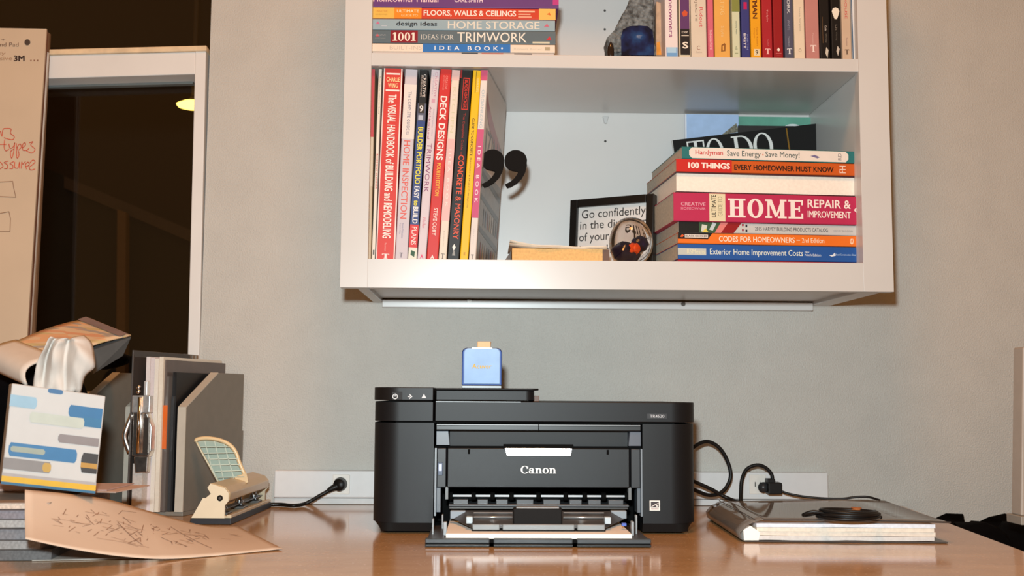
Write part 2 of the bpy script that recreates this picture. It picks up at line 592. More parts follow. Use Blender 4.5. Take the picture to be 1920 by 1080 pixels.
# ================================================================== wall cabinet
YF = -0.277                         # face of the cabinet
YB = -0.012                         # back panel
cl, cr = P(638, 500, YF).x, P(1675, 500, YF).x
ol_, or_ = P(693, 300, YF).x, P(1614, 300, YF).x
zb = P(1156, 543, YF).z             # lowest edge
zo = P(1156, 489, YF).z             # floor of the lower compartment
zs0, zs1 = P(1156, 128, YF).z, P(1156, 103.5, YF).z
zc = zs1 + 0.31                     # floor of the cabinet top
cab = empty('wall_cabinet', ((cl + cr) / 2, 0, zb), 'white open bookshelf cabinet hung on the wall above the printer', 'cabinet')
cb = Vector(cab.location)
def cbox(name, x0, x1, y0, y1, z0, z1, mat=WHITE_PAINT, bevel=0.0012):
    return MB().box(x0 - cb.x, x1 - cb.x, y0 - cb.y, y1 - cb.y, z0 - cb.z, z1 - cb.z).build(name, mat, cab, bevel)
fy = YF + 0.019
cbox('stile', cl, ol_, YF, fy, zb, zc + 0.04, bevel=0.0003)
cbox('stile', or_, cr, YF, fy, zb, zc + 0.04, bevel=0.0003)
cbox('rail', ol_, or_, YF, fy, zb, zo, bevel=0.0003)
cbox('rail', ol_, or_, YF, fy, zc, zc + 0.04)
bl, br = P(724, 575, 0).x, P(1540, 575, 0).x     # the box behind the face frame
bl, br = min(bl, ol_ - 0.004), max(br, or_ + 0.004)
sl, sr = ol_ - 0.002, or_ + 0.002
cbox('side_panel', bl - 0.014, sl, fy, -0.0005, zb + 0.001, zc + 0.02, WHITE_INNER)
cbox('side_panel', sr, br + 0.014, fy, -0.0005, zb + 0.001, zc + 0.02, WHITE_INNER)
cbox('bottom_panel', sl, sr, fy, YB, zb + 0.0075, zo, WHITE_INNER, 0)
cbox('top_panel', sl, sr, fy, YB, zc, zc + 0.018, WHITE_INNER, 0)
cbox('back_panel', sl, sr, YB, YB + 0.006, zo - 0.016, zc + 0.018, WHITE_INNER, 0)
cbox('shelf', sl + 0.0005, sr - 0.0005, YF + 0.002, YB - 0.001, zs0, zs1, WHITE_PAINT, 0.001)
cbox('hanging_cleat', sl, sr, -0.016, -0.0005, P(1100, 579, -0.016).z, zb + 0.005, WHITE_INNER)
SCREW = M((96, 92, 88), 0.3, metal=1.0)
for (u, v) in ((880, 563), (1281, 570)):
    c = P(u, v, -0.016) - cb
    MB().cyl((c.x, c.y + 0.001, c.z), (c.x, c.y - 0.0015, c.z), 0.0038, 14).build('screw', SCREW, cab)
HOLE = M((60, 58, 56), 0.8)
for (u, v) in ((1134, 20), (1134, 55), (1134, 90), (1135, 265)):
    c = P(u, v, YB) - cb
    MB().cyl((c.x, c.y - 0.0004, c.z), (c.x, c.y + 0.001, c.z), 0.0021, 10).build('peg_hole', HOLE, cab)
c = P(1135, 226, YB) - cb
MB().prism([(c.x - 0.005, c.z + 0.006), (c.x + 0.005, c.z + 0.006), (c.x + 0.002, c.z - 0.006), (c.x - 0.002, c.z - 0.006)], 'y', c.y - 0.006, c.y).build('shelf_pin', M((196, 198, 198), 0.3), cab, 0.0006)

# ================================================================== books
YS = YF + 0.014
PAGE = M((188, 176, 158), 0.85, vary=0.14, scale=240.0)
WHITEPAGE = M((232, 222, 208), 0.85, vary=0.05, scale=240.0)

def bc(c): return tuple(int(k * 0.93) for k in c)
def book(name, label, group, kind, loc, t, wd, h, col, elems=(), rot=(0, 0, 0), rough=0.45, ct=0.0008, page=PAGE, fore=False, overhang=0.0006):
    """kind 'stand': x -t..0, z 0..h, read downwards; kind 'lie': x 0..h, z 0..t.  The spine is at y = 0."""
    root = empty(name, loc, label, 'book', group, rot)
    def L(a, b, c):
        return (b - t, c, h - a) if kind == 'stand' else (a, c, b)
    r = min(0.0014, t * 0.25)
    prof = [(0, wd), (0, r), (r * 0.3, r * 0.3), (r, 0), (t - r, 0), (t - r * 0.3, r * 0.3), (t, r), (t, wd), (t - ct, wd), (t - ct, ct * 1.5), (ct, ct * 1.5), (ct, wd)]
    if fore: prof = [(b, wd - c) for (b, c) in prof]
    n = len(prof)
    mb = MB()
    vv = [L(0, b, c) for b, c in prof] + [L(h, b, c) for b, c in prof]
    # the U-shaped cover in convex pieces
    ff = []
    for k in range(n): ff.append([k, (k + 1) % n, n + (k + 1) % n, n + k])
    for base in (0, n):
        ff.append([base + i for i in (0, 1, 10, 11)])
        ff.append([base + i for i in (1, 2, 3, 10)])
        ff.append([base + i for i in (3, 4, 9, 10)])
        ff.append([base + i for i in (4, 5, 6, 9)])
        ff.append([base + i for i in (6, 7, 8, 9)])
    mb.add(vv, ff)
    mb.build('cover', M(bc(col), rough, spec=0.25, vary=0.03, scale=30), root)
    c0, c1 = (ct * 1.5, wd - overhang * 3) if not fore else (overhang * 3, wd - ct * 1.5)
    pts = [L(a, b, c) for a in (overhang, h - overhang) for b in (ct, t - ct) for c in (c0, c1)]
    mb = MB().box(min(p[0] for p in pts), max(p[0] for p in pts), min(p[1] for p in pts), max(p[1] for p in pts), min(p[2] for p in pts), max(p[2] for p in pts))
    mb.build('pages', page, root)
    lift = -0.00012
    for e in elems:
        k = e[0]
        if k == 'b':                                # band of colour on the spine: f0 f1 g0 g1 colour
            _, f0, f1, g0, g1, cc = e
            lift -= 0.00003
            q = [L(h * f0, t * g0, lift), L(h * f1, t * g0, lift), L(h * f1, t * g1, lift), L(h * f0, t * g1, lift)]
            MB().quad(*q).build('spine_band', M(bc(cc), rough, spec=0.25, vary=0.02), root)
        elif k == 'p':                              # polygon on the spine: [(f, g) ...] colour
            _, pl, cc = e
            lift -= 0.00003
            MB().add([L(h * f, t * g, lift) for f, g in pl], [list(range(len(pl)))]).build('spine_print', M(bc(cc), rough, spec=0.25, vary=0.02), root)
        else:                                       # lettering along ('t'/'s') or across ('x'/'y') the spine
            _, s, f0, f1, g0, g1, cc = e[:7]
            bold = e[7] if len(e) > 7 else 0.012
            lift -= 0.00003
            g = slab(s, **(e[8] if len(e) > 8 else {})) if k in 'sy' else glyphs(s, bold, e[8] if len(e) > 8 else 1.0)
            if (k in 'ts'):
                if kind == 'stand':
                    o, ux, uy = L(h * f0, t * g0, lift), Vector((0, 0, -h * (f1 - f0))), Vector((t * (g1 - g0), 0, 0))
                else:
                    o, ux, uy = L(h * f0, t * g0, lift), Vector((h * (f1 - f0), 0, 0)), Vector((0, 0, t * (g1 - g0)))
            else:
                if kind == 'stand':
                    o, ux, uy = L(h * f1, t * g0, lift), Vector((t * (g1 - g0), 0, 0)), Vector((0, 0, h * (f1 - f0)))
                else:                               # lettering turned a quarter, reading upwards
                    o, ux, uy = L(h * f1, t * g0, lift), Vector((0, 0, t * (g1 - g0))), Vector((-h * (f1 - f0), 0, 0))
            put_text(root, g, o, ux, uy, M(bc(cc), rough, spec=0.25, vary=0.0))
    return root

# ---- lower compartment, the row of upright books on the left
def vf(v): return (v - 122.0) / 363.0
def upright(name, label, ut, ub, col, elems, dy=0.0, vt=123, group='upright books on the lower shelf', wd=0.205, yaw=0.0, **kw):
    y = YS + dy
    bl_, br_ = P(ub[0], 486, y), P(ub[1], 486, y)
    tl_ = P(ut[1], vt, y)
    tk = br_.x - bl_.x - 0.0004
    hh = min((tl_.z - zo) * 1.0, zs0 - zo - 0.003)
    ang = math.atan2(tl_.x - br_.x, hh)
    # stands on its lower right edge; the lean lifts nothing above the shelf board
    hh = (zs0 - zo - 0.0025 - max(0, -math.sin(ang)) * tk) / math.cos(ang) if hh > zs0 - zo - 0.004 else hh
    return book(name, label, group, 'stand', (br_.x, y, zo + 0.0004), tk, wd, hh, col, elems, rot=(0, ang, yaw), **kw)

CREAM = (232, 222, 206)
upright('planner_book', 'very thin faded red booklet at the left end of the row', (695, 703), (688, 695.5), (196, 178, 150),
        [('b', 0, 0.36, 0, 1, (192, 74, 80)), ('b', 0.36, 0.62, 0, 1, (206, 190, 166))])
upright('planner_book', 'thin cream planner with tiny lettering beside the tall red handbook', (704, 717), (696, 703.5), CREAM,
        [('t', 'Better Home and Garden Books', vf(136), vf(208), 0.35, 0.65, (120, 110, 100), 0.0), ('t', 'BASEMENT PLANNER', vf(285), vf(352), 0.3, 0.75, (206, 70, 60)),
         ('b', 0, 1, 0.88, 1, (52, 60, 58)), ('b', 0.95, 0.975, 0.3, 0.7, (90, 84, 80))])
upright('handbook', 'thick red upright handbook with white edges and white lettering', (719, 755), (704, 740), (212, 62, 52),
        [('b', 0, 1, 0, 0.06, (234, 210, 204)), ('b', 0, 1, 0.93, 1, (240, 222, 214)),
         ('b', vf(131), vf(134), 0.14, 0.88, (244, 232, 224)), ('x', 'CHARLIE', vf(139), vf(147.5), 0.16, 0.88, (244, 220, 160), 0.02), ('x', 'WING', vf(150.5), vf(159), 0.26, 0.78, (244, 220, 160), 0.02),
         ('b', vf(163), vf(166), 0.14, 0.88, (244, 232, 224)), ('t', 'The VISUAL HANDBOOK of BUILDING and REMODELING', vf(172), vf(446), 0.30, 0.74, (250, 238, 228), 0.02),
         ('t', 'Taunton', vf(454), vf(470), 0.44, 0.52, (240, 190, 180), 0.0), ('y', 'T', vf(475), vf(484), 0.32, 0.70, (250, 230, 224))], dy=-0.004)
upright('guide_book', 'pale lavender upright guide with coral red title beside the red handbook', (757, 783), (740, 764), (206, 196, 202),
        [('b', 0.08, vf(256), 0, 1, (228, 220, 212)), ('t', 'The COMPLETE GUIDE to', vf(165), vf(248), 0.36, 0.62, (110, 104, 130), 0.0),
         ('t', 'HOME INSPECTION', vf(259), vf(408), 0.22, 0.74, (222, 96, 82), 0.01), ('t', 'Reader Publications', vf(417), vf(445), 0.40, 0.56, (140, 130, 150), 0.0), ('t', 'Expert Help', vf(417), vf(437), 0.20, 0.34, (150, 138, 156), 0.0), ('y', 'T', vf(472), vf(481), 0.35, 0.6, (120, 110, 120))])
upright('plan_book', 'black and blue upright book with yellow title and red foot', (783, 803.5), (764.5, 781), (30, 28, 28),
        [('t', 'CREATIVE', vf(131), vf(175), 0.46, 0.80, (226, 214, 206), 0.01), ('t', 'HOMEOWNER', vf(133), vf(175), 0.2, 0.38, (196, 180, 170), 0.0),
         ('b', vf(187), vf(221), 0, 1, (88, 92, 110)), ('b', vf(187), vf(206), 0.10, 0.80, (60, 52, 46)), ('x', '9', vf(191), vf(204), 0.22, 0.66, (222, 218, 214), 0.03), ('b', vf(210), vf(219), 0.15, 0.7, (180, 186, 200)),
         ('b', vf(221), vf(419), 0, 1, (54, 74, 128)), ('t', 'BUILDER PORTFOLIO', vf(233), vf(342), 0.22, 0.82, (240, 226, 50), 0.025), ('t', 'EASY', vf(346), vf(369), 0.22, 0.82, (240, 236, 230), 0.025),
         ('t', 'to', vf(373), vf(383), 0.25, 0.72, (240, 226, 50), 0.025), ('t', 'BUILD', vf(385), vf(417), 0.22, 0.82, (240, 236, 230), 0.025), ('b', vf(419), vf(462), 0, 1, (214, 50, 48)),
         ('t', 'PLANS', vf(423), vf(457), 0.22, 0.80, (244, 226, 218), 0.01), ('b', vf(462), 1, 0, 1, (226, 222, 206)), ('p', [(vf(467), 0.3), (vf(470), 0.78), (vf(480), 0.7), (vf(476), 0.25)], (40, 80, 44))])
upright('trim_book', 'pale lilac upright book with purple serif title beside the red deck book', (803.5, 825), (781.5, 798.5), (216, 202, 206),
        [('t', 'CREATIVE', vf(126), vf(176), 0.5, 0.78, (196, 140, 160), 0.0), ('t', 'HOMEOWNER', vf(130), vf(170), 0.24, 0.42, (190, 176, 186), 0.0), ('b', vf(178), vf(186), 0.3, 0.7, (208, 160, 176)),
         ('t', 'Architectural', vf(193), vf(256), 0.12, 0.36, (160, 70, 100), 0.0), ('t', 'Decorating with', vf(198), vf(250), 0.52, 0.70, (170, 160, 170), 0.0), ('t', 'TRIMWORK', vf(264), vf(358), 0.18, 0.70, (142, 62, 104), 0.0),
         ('t', 'Heller', vf(406), vf(426), 0.3, 0.66, (220, 110, 120), 0.0), ('p', [(vf(474), 0.5), (vf(484), 0.72), (vf(480), 0.5), (vf(484), 0.28)], (220, 70, 110))])
upright('deck_book', 'bright red upright book with bold white title and yellow edition line', (826, 847), (799, 821), (206, 48, 42),
        [('t', 'CREATIVE', vf(134), vf(161), 0.52, 0.72, (236, 150, 140), 0.0), ('t', 'HOMEOWNER', vf(134), vf(163), 0.30, 0.44, (230, 130, 120), 0.0),
         ('t', 'DECK DESIGNS', vf(174), vf(297), 0.20, 0.78, (252, 238, 230), 0.025), ('t', 'FOURTH EDITION', vf(303), vf(365), 0.32, 0.66, (246, 196, 60), 0.01),
         ('t', 'STEVE CORY', vf(388), vf(440), 0.32, 0.66, (250, 226, 216), 0.015), ('p', [(vf(476), 0.5), (vf(485), 0.7), (vf(482), 0.5), (vf(485), 0.3)], (246, 222, 214))], dy=-0.003)
upright('kitchen_book', 'cream and pink upright book between the red and black ones', (846.5, 862.5), (821.5, 837), (230, 216, 198),
        [('b', 0, vf(142), 0, 1, (226, 190, 182)), ('t', 'KITCHEN', vf(155), vf(243), 0.3, 0.7, (214, 206, 172), 0.0), ('b', vf(255), vf(411), 0, 1, (232, 186, 180)), ('t', 'IDEA BOOK', vf(275), vf(385), 0.34, 0.66, (244, 222, 212), 0.01, 1.4),
         ('t', 'Joanne', vf(430), vf(460), 0.4, 0.56, (180, 166, 150), 0.0), ('y', 'T', vf(473), vf(483), 0.28, 0.72, (120, 110, 104))])
upright('masonry_book', 'black upright book with orange lettering and an outlined red badge', (863.5, 886.5), (837.5, 861), (26, 22, 21),
        [('b', 0.0, 0.045, 0.0, 0.14, (150, 30, 28)), ('b', vf(137), vf(199), 0.28, 0.80, (206, 50, 34)), ('b', vf(139), vf(197), 0.33, 0.75, (50, 16, 14)), ('t', 'BLACK+DECKER', vf(141), vf(195), 0.42, 0.68, (224, 52, 36), 0.01),
         ('t', 'The Complete Guide to', vf(205), vf(286), 0.42, 0.66, (168, 44, 28), 0.0), ('t', 'CONCRETE & MASONRY', vf(286), vf(446), 0.34, 0.80, (236, 84, 42), 0.012),
         ('p', [(vf(455), 0.5), (vf(461), 0.64), (vf(468), 0.5), (vf(461), 0.36)], (240, 236, 230)), ('p', [(vf(468), 0.46), (vf(468), 0.58), (vf(477), 0.64), (vf(477), 0.38)], (150, 148, 144))])
upright('stucco_book', 'bright yellow upright book with small black lettering', (887, 902.5), (861.5, 877.5), (244, 190, 20),
        [('b', vf(124), vf(166), 0.40, 0.46, (70, 60, 20)), ('t', 'QUIKRETE', vf(138), vf(164), 0.52, 0.80, (240, 224, 150), 0.01), ('t', 'GUIDE TO CONCRETE', vf(215), vf(287), 0.30, 0.62, (44, 36, 18), 0.015),
         ('t', 'MASONRY & STUCCO PROJECTS', vf(291), vf(386), 0.34, 0.54, (70, 56, 20), 0.0), ('b', vf(470), vf(476), 0.4, 0.62, (200, 150, 20))])
ob = upright('organizing_book', 'white and pink upright book with its picture cover turned to the right', (903, 915), (878, 891.5), (228, 220, 212),
        [('b', 0, vf(142), 0, 1, (206, 90, 124)), ('t', 'ORGANIZING', vf(160), vf(233), 0.30, 0.72, (176, 190, 196), 0.0), ('b', vf(236), vf(405), 0, 1, (206, 92, 130)),
         ('t', 'IDEA BOOK', vf(268), vf(376), 0.28, 0.74, (244, 222, 226), 0.02, 1.6), ('t', 'John Loecke', vf(425), vf(455), 0.42, 0.56, (190, 176, 176), 0.0), ('y', 'T', vf(474), vf(483), 0.3, 0.7, (120, 112, 108))], yaw=math.radians(-9.0), wd=0.20)
# print on the picture cover (flat print on the right-hand board)
hh = 0.275
def cov(poly, col, lift=0.0003):
    MB().add([(lift, c, z) for (c, z) in poly], [list(range(len(poly)))]).build('cover_print', M(col, 0.3, vary=0.15, scale=90), ob)
ob_h = zs0 - zo - 0.004
cov([(0.006, 0.004), (0.196, 0.004), (0.196, ob_h * 0.50), (0.006, ob_h * 0.50)], (128, 124, 118))
arc = [(0.010 + 0.186 * k / 12, ob_h * (0.90 - 0.20 * (k / 12) ** 0.6)) for k in range(13)]
cov(arc + [(c, z - 0.022 - 0.006 * (c / 0.19)) for (c, z) in arc[::-1]], (156, 62, 48), 0.0004)
for k, z in enumerate((0.048, 0.096, 0.130)):
    cov([(0.01, z + 0.006), (0.194, z - 0.004), (0.194, z - 0.014), (0.01, z - 0.002)], (66, 66, 64), 0.0005)
for k in range(16):
    c0 = 0.03 + 0.0105 * k
    z0 = (0.006, 0.058)[k % 2]
    cov([(c0, z0), (c0 + 0.007, z0), (c0 + 0.007, z0 + 0.024), (c0, z0 + 0.026)], [(150, 60, 44), (52, 48, 50), (196, 170, 120), (86, 96, 120), (200, 196, 186)][k % 5], 0.0006)
put_text(ob, glyphs('IZING', 0.0), (0.0005, 0.02, ob_h * 0.56), (0, 0.165, 0), (0, 0, 0.045), M((120, 116, 116), 0.4, vary=0), 'cover_print')

# ---- lower compartment, the lying stack on the right
def lying(name, label, u0, u1, vb, vt, col, elems, yaw=4.5, group='books lying in the lower right stack', wd=0.2, dy=0.0, **kw):
    y = YS + dy
    a, b = P(u0, vb, y), P(u1, vb, y)
    zt = P(u0, vt, y).z
    ln = (b.x - a.x) / math.cos(math.radians(yaw)) * (1 + 0.5 * abs(math.sin(math.radians(yaw))) * 0.12)
    return book(name, label, group, 'lie', (a.x, y, a.z + 0.0001), zt - a.z - 0.0004, wd, ln, col, elems, rot=(0, 0, math.radians(yaw)), **kw)
stack_z = None
def settle(o, z):
    o.location.z = z
    return z
def uf(u, u0=1262, u1=1616): return (u - u0) / (u1 - u0)
lower = [
 lying('paperback', 'thin maroon book at the bottom of the lower right stack', 1271, 1617, 489, 483, (158, 40, 56), []),
 lying('cost_book', 'blue lying book with white italic title near the bottom of the stack', 1271, 1617, 483, 453.5, (38, 88, 160),
   [('b', 0, 0.155, 0.28, 0.72, (196, 198, 190)), ('t', 'RSMeans', 0.05, 0.148, 0.36, 0.66, (226, 222, 190), 0.01), ('t', 'Exterior Home Improvement Costs', 0.175, 0.69, 0.22, 0.72, (224, 232, 220), 0.008),
    ('t', 'New', 0.70, 0.725, 0.54, 0.68, (220, 228, 232), 0.01), ('t', 'Ninth Edition', 0.70, 0.79, 0.34, 0.5, (220, 228, 232), 0.01), ('p', [(0.835, 0.42), (0.85, 0.34), (0.872, 0.40), (0.868, 0.62), (0.856, 0.46)], (226, 234, 240)), ('t', 'Reed Construction Data', 0.872, 0.985, 0.42, 0.54, (190, 214, 236), 0.0)]),
 lying('code_book', 'orange lying book with white title above the blue one', 1271, 1616, 453.5, 432.5, (238, 118, 36),
   [('p', [(0, 0.42), (0.165, 0.42), (0.19, 1.0), (0, 1.0)], (28, 24, 22)), ('p', [(0.012, 0.62), (0.024, 0.56), (0.034, 0.72), (0.024, 0.84)], (236, 96, 40)), ('b', 0.038, 0.165, 0.54, 0.84, (226, 216, 206)), ('t', 'BLACK+DECKER', 0.042, 0.16, 0.6, 0.78, (40, 34, 32), 0.01),
    ('t', 'CODES FOR HOMEOWNERS', 0.225, 0.645, 0.24, 0.74, (250, 232, 212), 0.012), ('b', 0.655, 0.675, 0.46, 0.52, (246, 226, 204)), ('t', '2nd Edition', 0.685, 0.81, 0.28, 0.72, (250, 226, 200), 0.006), ('x', 'e', 0.955, 0.975, 0.2, 0.75, (250, 214, 180), 0.01)]),
 lying('catalog', 'pale grey lying catalog with a dark red wedge under the magenta book', 1272, 1614, 432.5, 412.5, (202, 200, 196),
   [('b', 0, 0.115, 0, 1, (26, 24, 20)), ('b', 0.115, 0.235, 0, 1, (60, 92, 62)), ('p', [(0.125, 0.1), (0.15, 0.1), (0.16, 0.7), (0.13, 0.8)], (210, 214, 200)), ('p', [(0.17, 0.3), (0.19, 0.2), (0.21, 0.9), (0.19, 1.0)], (196, 208, 210)),
    ('p', [(0.13, 0.05), (0.165, 0.05), (0.15, 0.42)], (226, 206, 90)), ('p', [(0.2, 0), (0.235, 0), (0.275, 1), (0.235, 1)], (226, 130, 124)), ('p', [(0.235, 0), (0.305, 0), (0.35, 1), (0.275, 1)], (150, 26, 28)),
    ('p', [(0.352, 0.2), (0.362, 0.2), (0.362, 0.42), (0.352, 0.42)], (150, 40, 60)), ('p', [(0.372, 0.15), (0.382, 0.15), (0.382, 0.37), (0.372, 0.37)], (40, 36, 50)), ('p', [(0.352, 0.7), (0.362, 0.7), (0.362, 0.92), (0.352, 0.92)], (170, 36, 54)), ('p', [(0.372, 0.62), (0.382, 0.62), (0.382, 0.86), (0.372, 0.86)], (40, 36, 50)),
    ('t', '2015 HARVEY BUILDING PRODUCTS CATALOG', 0.425, 0.835, 0.30, 0.66, (92, 82, 80), 0.008), ('t', 'HARVEY BUILDING', 0.865, 0.975, 0.36, 0.52, (150, 146, 144), 0.0)]),
 lying('repair_book', 'thick magenta lying book with big white serif title', 1263, 1616, 412.5, 358, (190, 46, 84),
   [('t', 'CREATIVE', 0.04, 0.172, 0.54, 0.66, (234, 180, 190), 0.0), ('t', 'HOMEOWNER', 0.04, 0.172, 0.40, 0.49, (230, 160, 176), 0.0), ('b', 0.192, 0.278, 0.02, 0.98, (230, 218, 180)),
    ('x', 'ULTIMATE', 0.204, 0.228, 0.16, 0.94, (40, 34, 30), 0.012), ('x', 'GUIDE TO', 0.238, 0.262, 0.20, 0.88, (150, 140, 110), 0.0),
    ('s', 'HOME', 0.292, 0.70, 0.16, 0.84, (246, 232, 222)), ('t', 'REPAIR &', 0.725, 0.962, 0.56, 0.86, (248, 234, 224), 0.02), ('t', 'IMPROVEMENT', 0.725, 0.962, 0.22, 0.46, (248, 232, 222), 0.02), ('p', [(0.978, 0.52), (0.994, 0.62), (0.99, 0.52), (0.994, 0.42)], (244, 222, 216))], dy=-0.004),
 lying('hardcover', 'hardcover lying with cream page edges turned outward above the magenta book', 1268, 1613, 358, 318.5, (70, 34, 40), [], fore=True, ct=0.0018, page=WHITEPAGE, overhang=0.0012),
 lying('tips_book', 'red and orange lying book with white and black title', 1268, 1613, 318.5, 294.5, (206, 92, 32),
   [('b', 0, 0.305, 0, 1, (204, 44, 36)), ('t', '100 THINGS', 0.065, 0.295, 0.28, 0.76, (252, 236, 224), 0.045), ('t', 'EVERY HOMEOWNER MUST KNOW', 0.318, 0.872, 0.24, 0.68, (52, 26, 16), 0.03), ('x', 'FH', 0.905, 0.94, 0.2, 0.8, (246, 214, 196), 0.01)]),
 lying('energy_book', 'teal and white lying book on top of the lower right stack', 1279, 1612, 294.5, 271, (44, 116, 116),
   [('b', 0.055, 0.94, 0.06, 0.94, (236, 224, 212)), ('p', [(0.04, 0.3), (0.056, 0.06), (0.056, 0.94), (0.04, 0.7)], (236, 224, 212)), ('p', [(0.94, 0.06), (0.956, 0.3), (0.956, 0.7), (0.94, 0.94)], (236, 224, 212)),
    ('t', 'Handyman', 0.075, 0.232, 0.26, 0.76, (206, 66, 66), 0.015), ('t', 'Save Energy', 0.255, 0.448, 0.18, 0.78, (84, 96, 92), 0.005), ('b', 0.457, 0.464, 0.44, 0.56, (226, 150, 130)), ('t', 'Save Money!', 0.475, 0.672, 0.18, 0.78, (84, 96, 92), 0.005),
    ('p', [(0.735, 0.5), (0.76, 0.6), (0.79, 0.42), (0.775, 0.32)], (120, 110, 150)), ('x', 'RD', 0.895, 0.915, 0.22, 0.8, (150, 140, 136), 0.0)]),
]
z = zo + 0.0004
for o in lower:
    tk = max((v.co.z for ch in o.children for v in ch.data.vertices))
    o.location.z = z
    z += tk + 0.0004

# ---- upper compartment, the lying stack on the left
def ug(u): return (u - 697) / 344.0
upper = [
 lying('magazine', 'thin grey magazine at the bottom of the upper left stack', 699, 1038, 99, 93, (196, 190, 188), [('b', 0.28, 0.34, 0.2, 0.55, (110, 108, 106)), ('b', 0.49, 0.58, 0.1, 0.95, (70, 76, 84)), ('b', 0.6, 0.72, 0.3, 0.95, (180, 120, 110)), ('b', 0.78, 0.88, 0.1, 0.8, (90, 90, 96))], yaw=-0.8),
 lying('builtins_book', 'cream lying book with a blue title band in the upper left stack', 698, 1040, 93.5, 77.5, (234, 216, 196),
   [('t', 'BUILT-INS', 0.095, 0.27, 0.25, 0.72, (206, 190, 176), 0.0), ('b', ug(792), ug(957), 0, 1, (48, 114, 186)), ('t', 'IDEA BOOK', ug(814), ug(934), 0.22, 0.74, (240, 240, 238), 0.01, 1.7), ('p', [(ug(939), 0.5), (ug(941), 0.66), (ug(943), 0.5), (ug(941), 0.34)], (240, 240, 238)),
    ('t', 'Robert Butler', 0.775, 0.93, 0.34, 0.56, (206, 196, 176), 0.0), ('b', 0.945, 0.972, 0.3, 0.7, (176, 160, 130))], yaw=-0.8),
 lying('trimwork_book', 'slate grey lying book with a dark red number box in the upper stack', 697, 1041, 77.5, 52.5, (94, 108, 114),
   [('p', [(0.02, 0.5), (0.03, 0.72), (0.042, 0.5)], (200, 60, 70)), ('t', 'CREATIVE', 0.018, 0.075, 0.54, 0.66, (160, 160, 160), 0.0), ('t', 'HOMEOWNER', 0.018, 0.075, 0.32, 0.4, (140, 140, 140), 0.0), ('b', ug(732), ug(783), 0.03, 0.97, (138, 24, 36)), ('s', '1001', ug(736), ug(779), 0.16, 0.82, (244, 226, 210)),
    ('t', 'IDEAS FOR', ug(789), ug(850), 0.3, 0.68, (208, 204, 194), 0.004), ('t', 'TRIMWORK', ug(857), ug(987), 0.12, 0.88, (234, 226, 212), 0.004), ('p', [(ug(1023), 0.3), (ug(1030), 0.62), (ug(1033), 0.3)], (196, 50, 60)), ('b', ug(998), ug(1030), 0.06, 0.2, (206, 200, 176))], yaw=-0.8),
 lying('storage_book', 'pale blue grey lying book with black and white title in the upper stack', 698, 1040, 52.5, 31.5, (150, 172, 180),
   [('p', [(0.018, 0.5), (0.03, 0.76), (0.042, 0.5)], (200, 110, 140)), ('b', 0.05, 0.08, 0.3, 0.36, (190, 196, 204)), ('t', 'design ideas', ug(742), ug(819), 0.24, 0.78, (42, 46, 50), 0.02), ('t', 'HOME STORAGE', ug(839), ug(1012), 0.14, 0.84, (220, 214, 200), 0.012), ('p', [(ug(1020), 0.4), (ug(1026), 0.66), (ug(1030), 0.4)], (204, 100, 120))], yaw=-0.8),
 lying('floors_book', 'orange red lying book with yellow ends and bold white title', 697, 1041, 31.5, 10.5, (206, 66, 40),
   [('b', 0, ug(739), 0, 1, (228, 182, 82)), ('b', ug(739), ug(790), 0, 1, (236, 138, 34)), ('b', ug(1010), 1, 0, 1, (236, 188, 96)), ('t', 'CREATIVE', 0.02, 0.085, 0.58, 0.74, (206, 130, 60), 0.0), ('t', 'HOMEOWNER', 0.02, 0.085, 0.3, 0.42, (190, 140, 60), 0.0), ('t', 'ULTIMATE', ug(744), ug(785), 0.56, 0.82, (250, 226, 190), 0.015), ('t', 'GUIDE TO', ug(752), ug(783), 0.2, 0.4, (248, 206, 150), 0.01),
    ('t', 'FLOORS, WALLS & CEILINGS', ug(794), ug(967), 0.2, 0.8, (252, 232, 220), 0.022), ('b', ug(971), ug(1002), 0.66, 0.8, (240, 190, 160)), ('b', ug(971), ug(994), 0.42, 0.54, (236, 170, 140)), ('b', ug(971), ug(996), 0.18, 0.3, (236, 170, 140)), ('p', [(ug(1024), 0.5), (ug(1030), 0.66), (ug(1032), 0.4)], (220, 110, 40))], yaw=-0.8),
 lying('manual_book', 'purple lying book with white title at the top edge of the photo', 699, 1047, 10.5, -14, (104, 62, 122),
   [('t', 'Homeowner Manual', ug(698), ug(818), 0.42, 0.9, (240, 206, 206), 0.01), ('t', 'CARL SMITH', ug(848), ug(900), 0.44, 0.76, (240, 216, 222), 0.01), ('b', ug(1030), ug(1041), 0.3, 0.8, (190, 60, 130))], yaw=-0.8),
]
z = zs1 + 0.0004
for o in upper:
    o['group'] = 'books lying in the upper left stack'
    tk = max((v.co.z for ch in o.children for v in ch.data.vertices))
    o.location.z = z
    z += tk + 0.0004

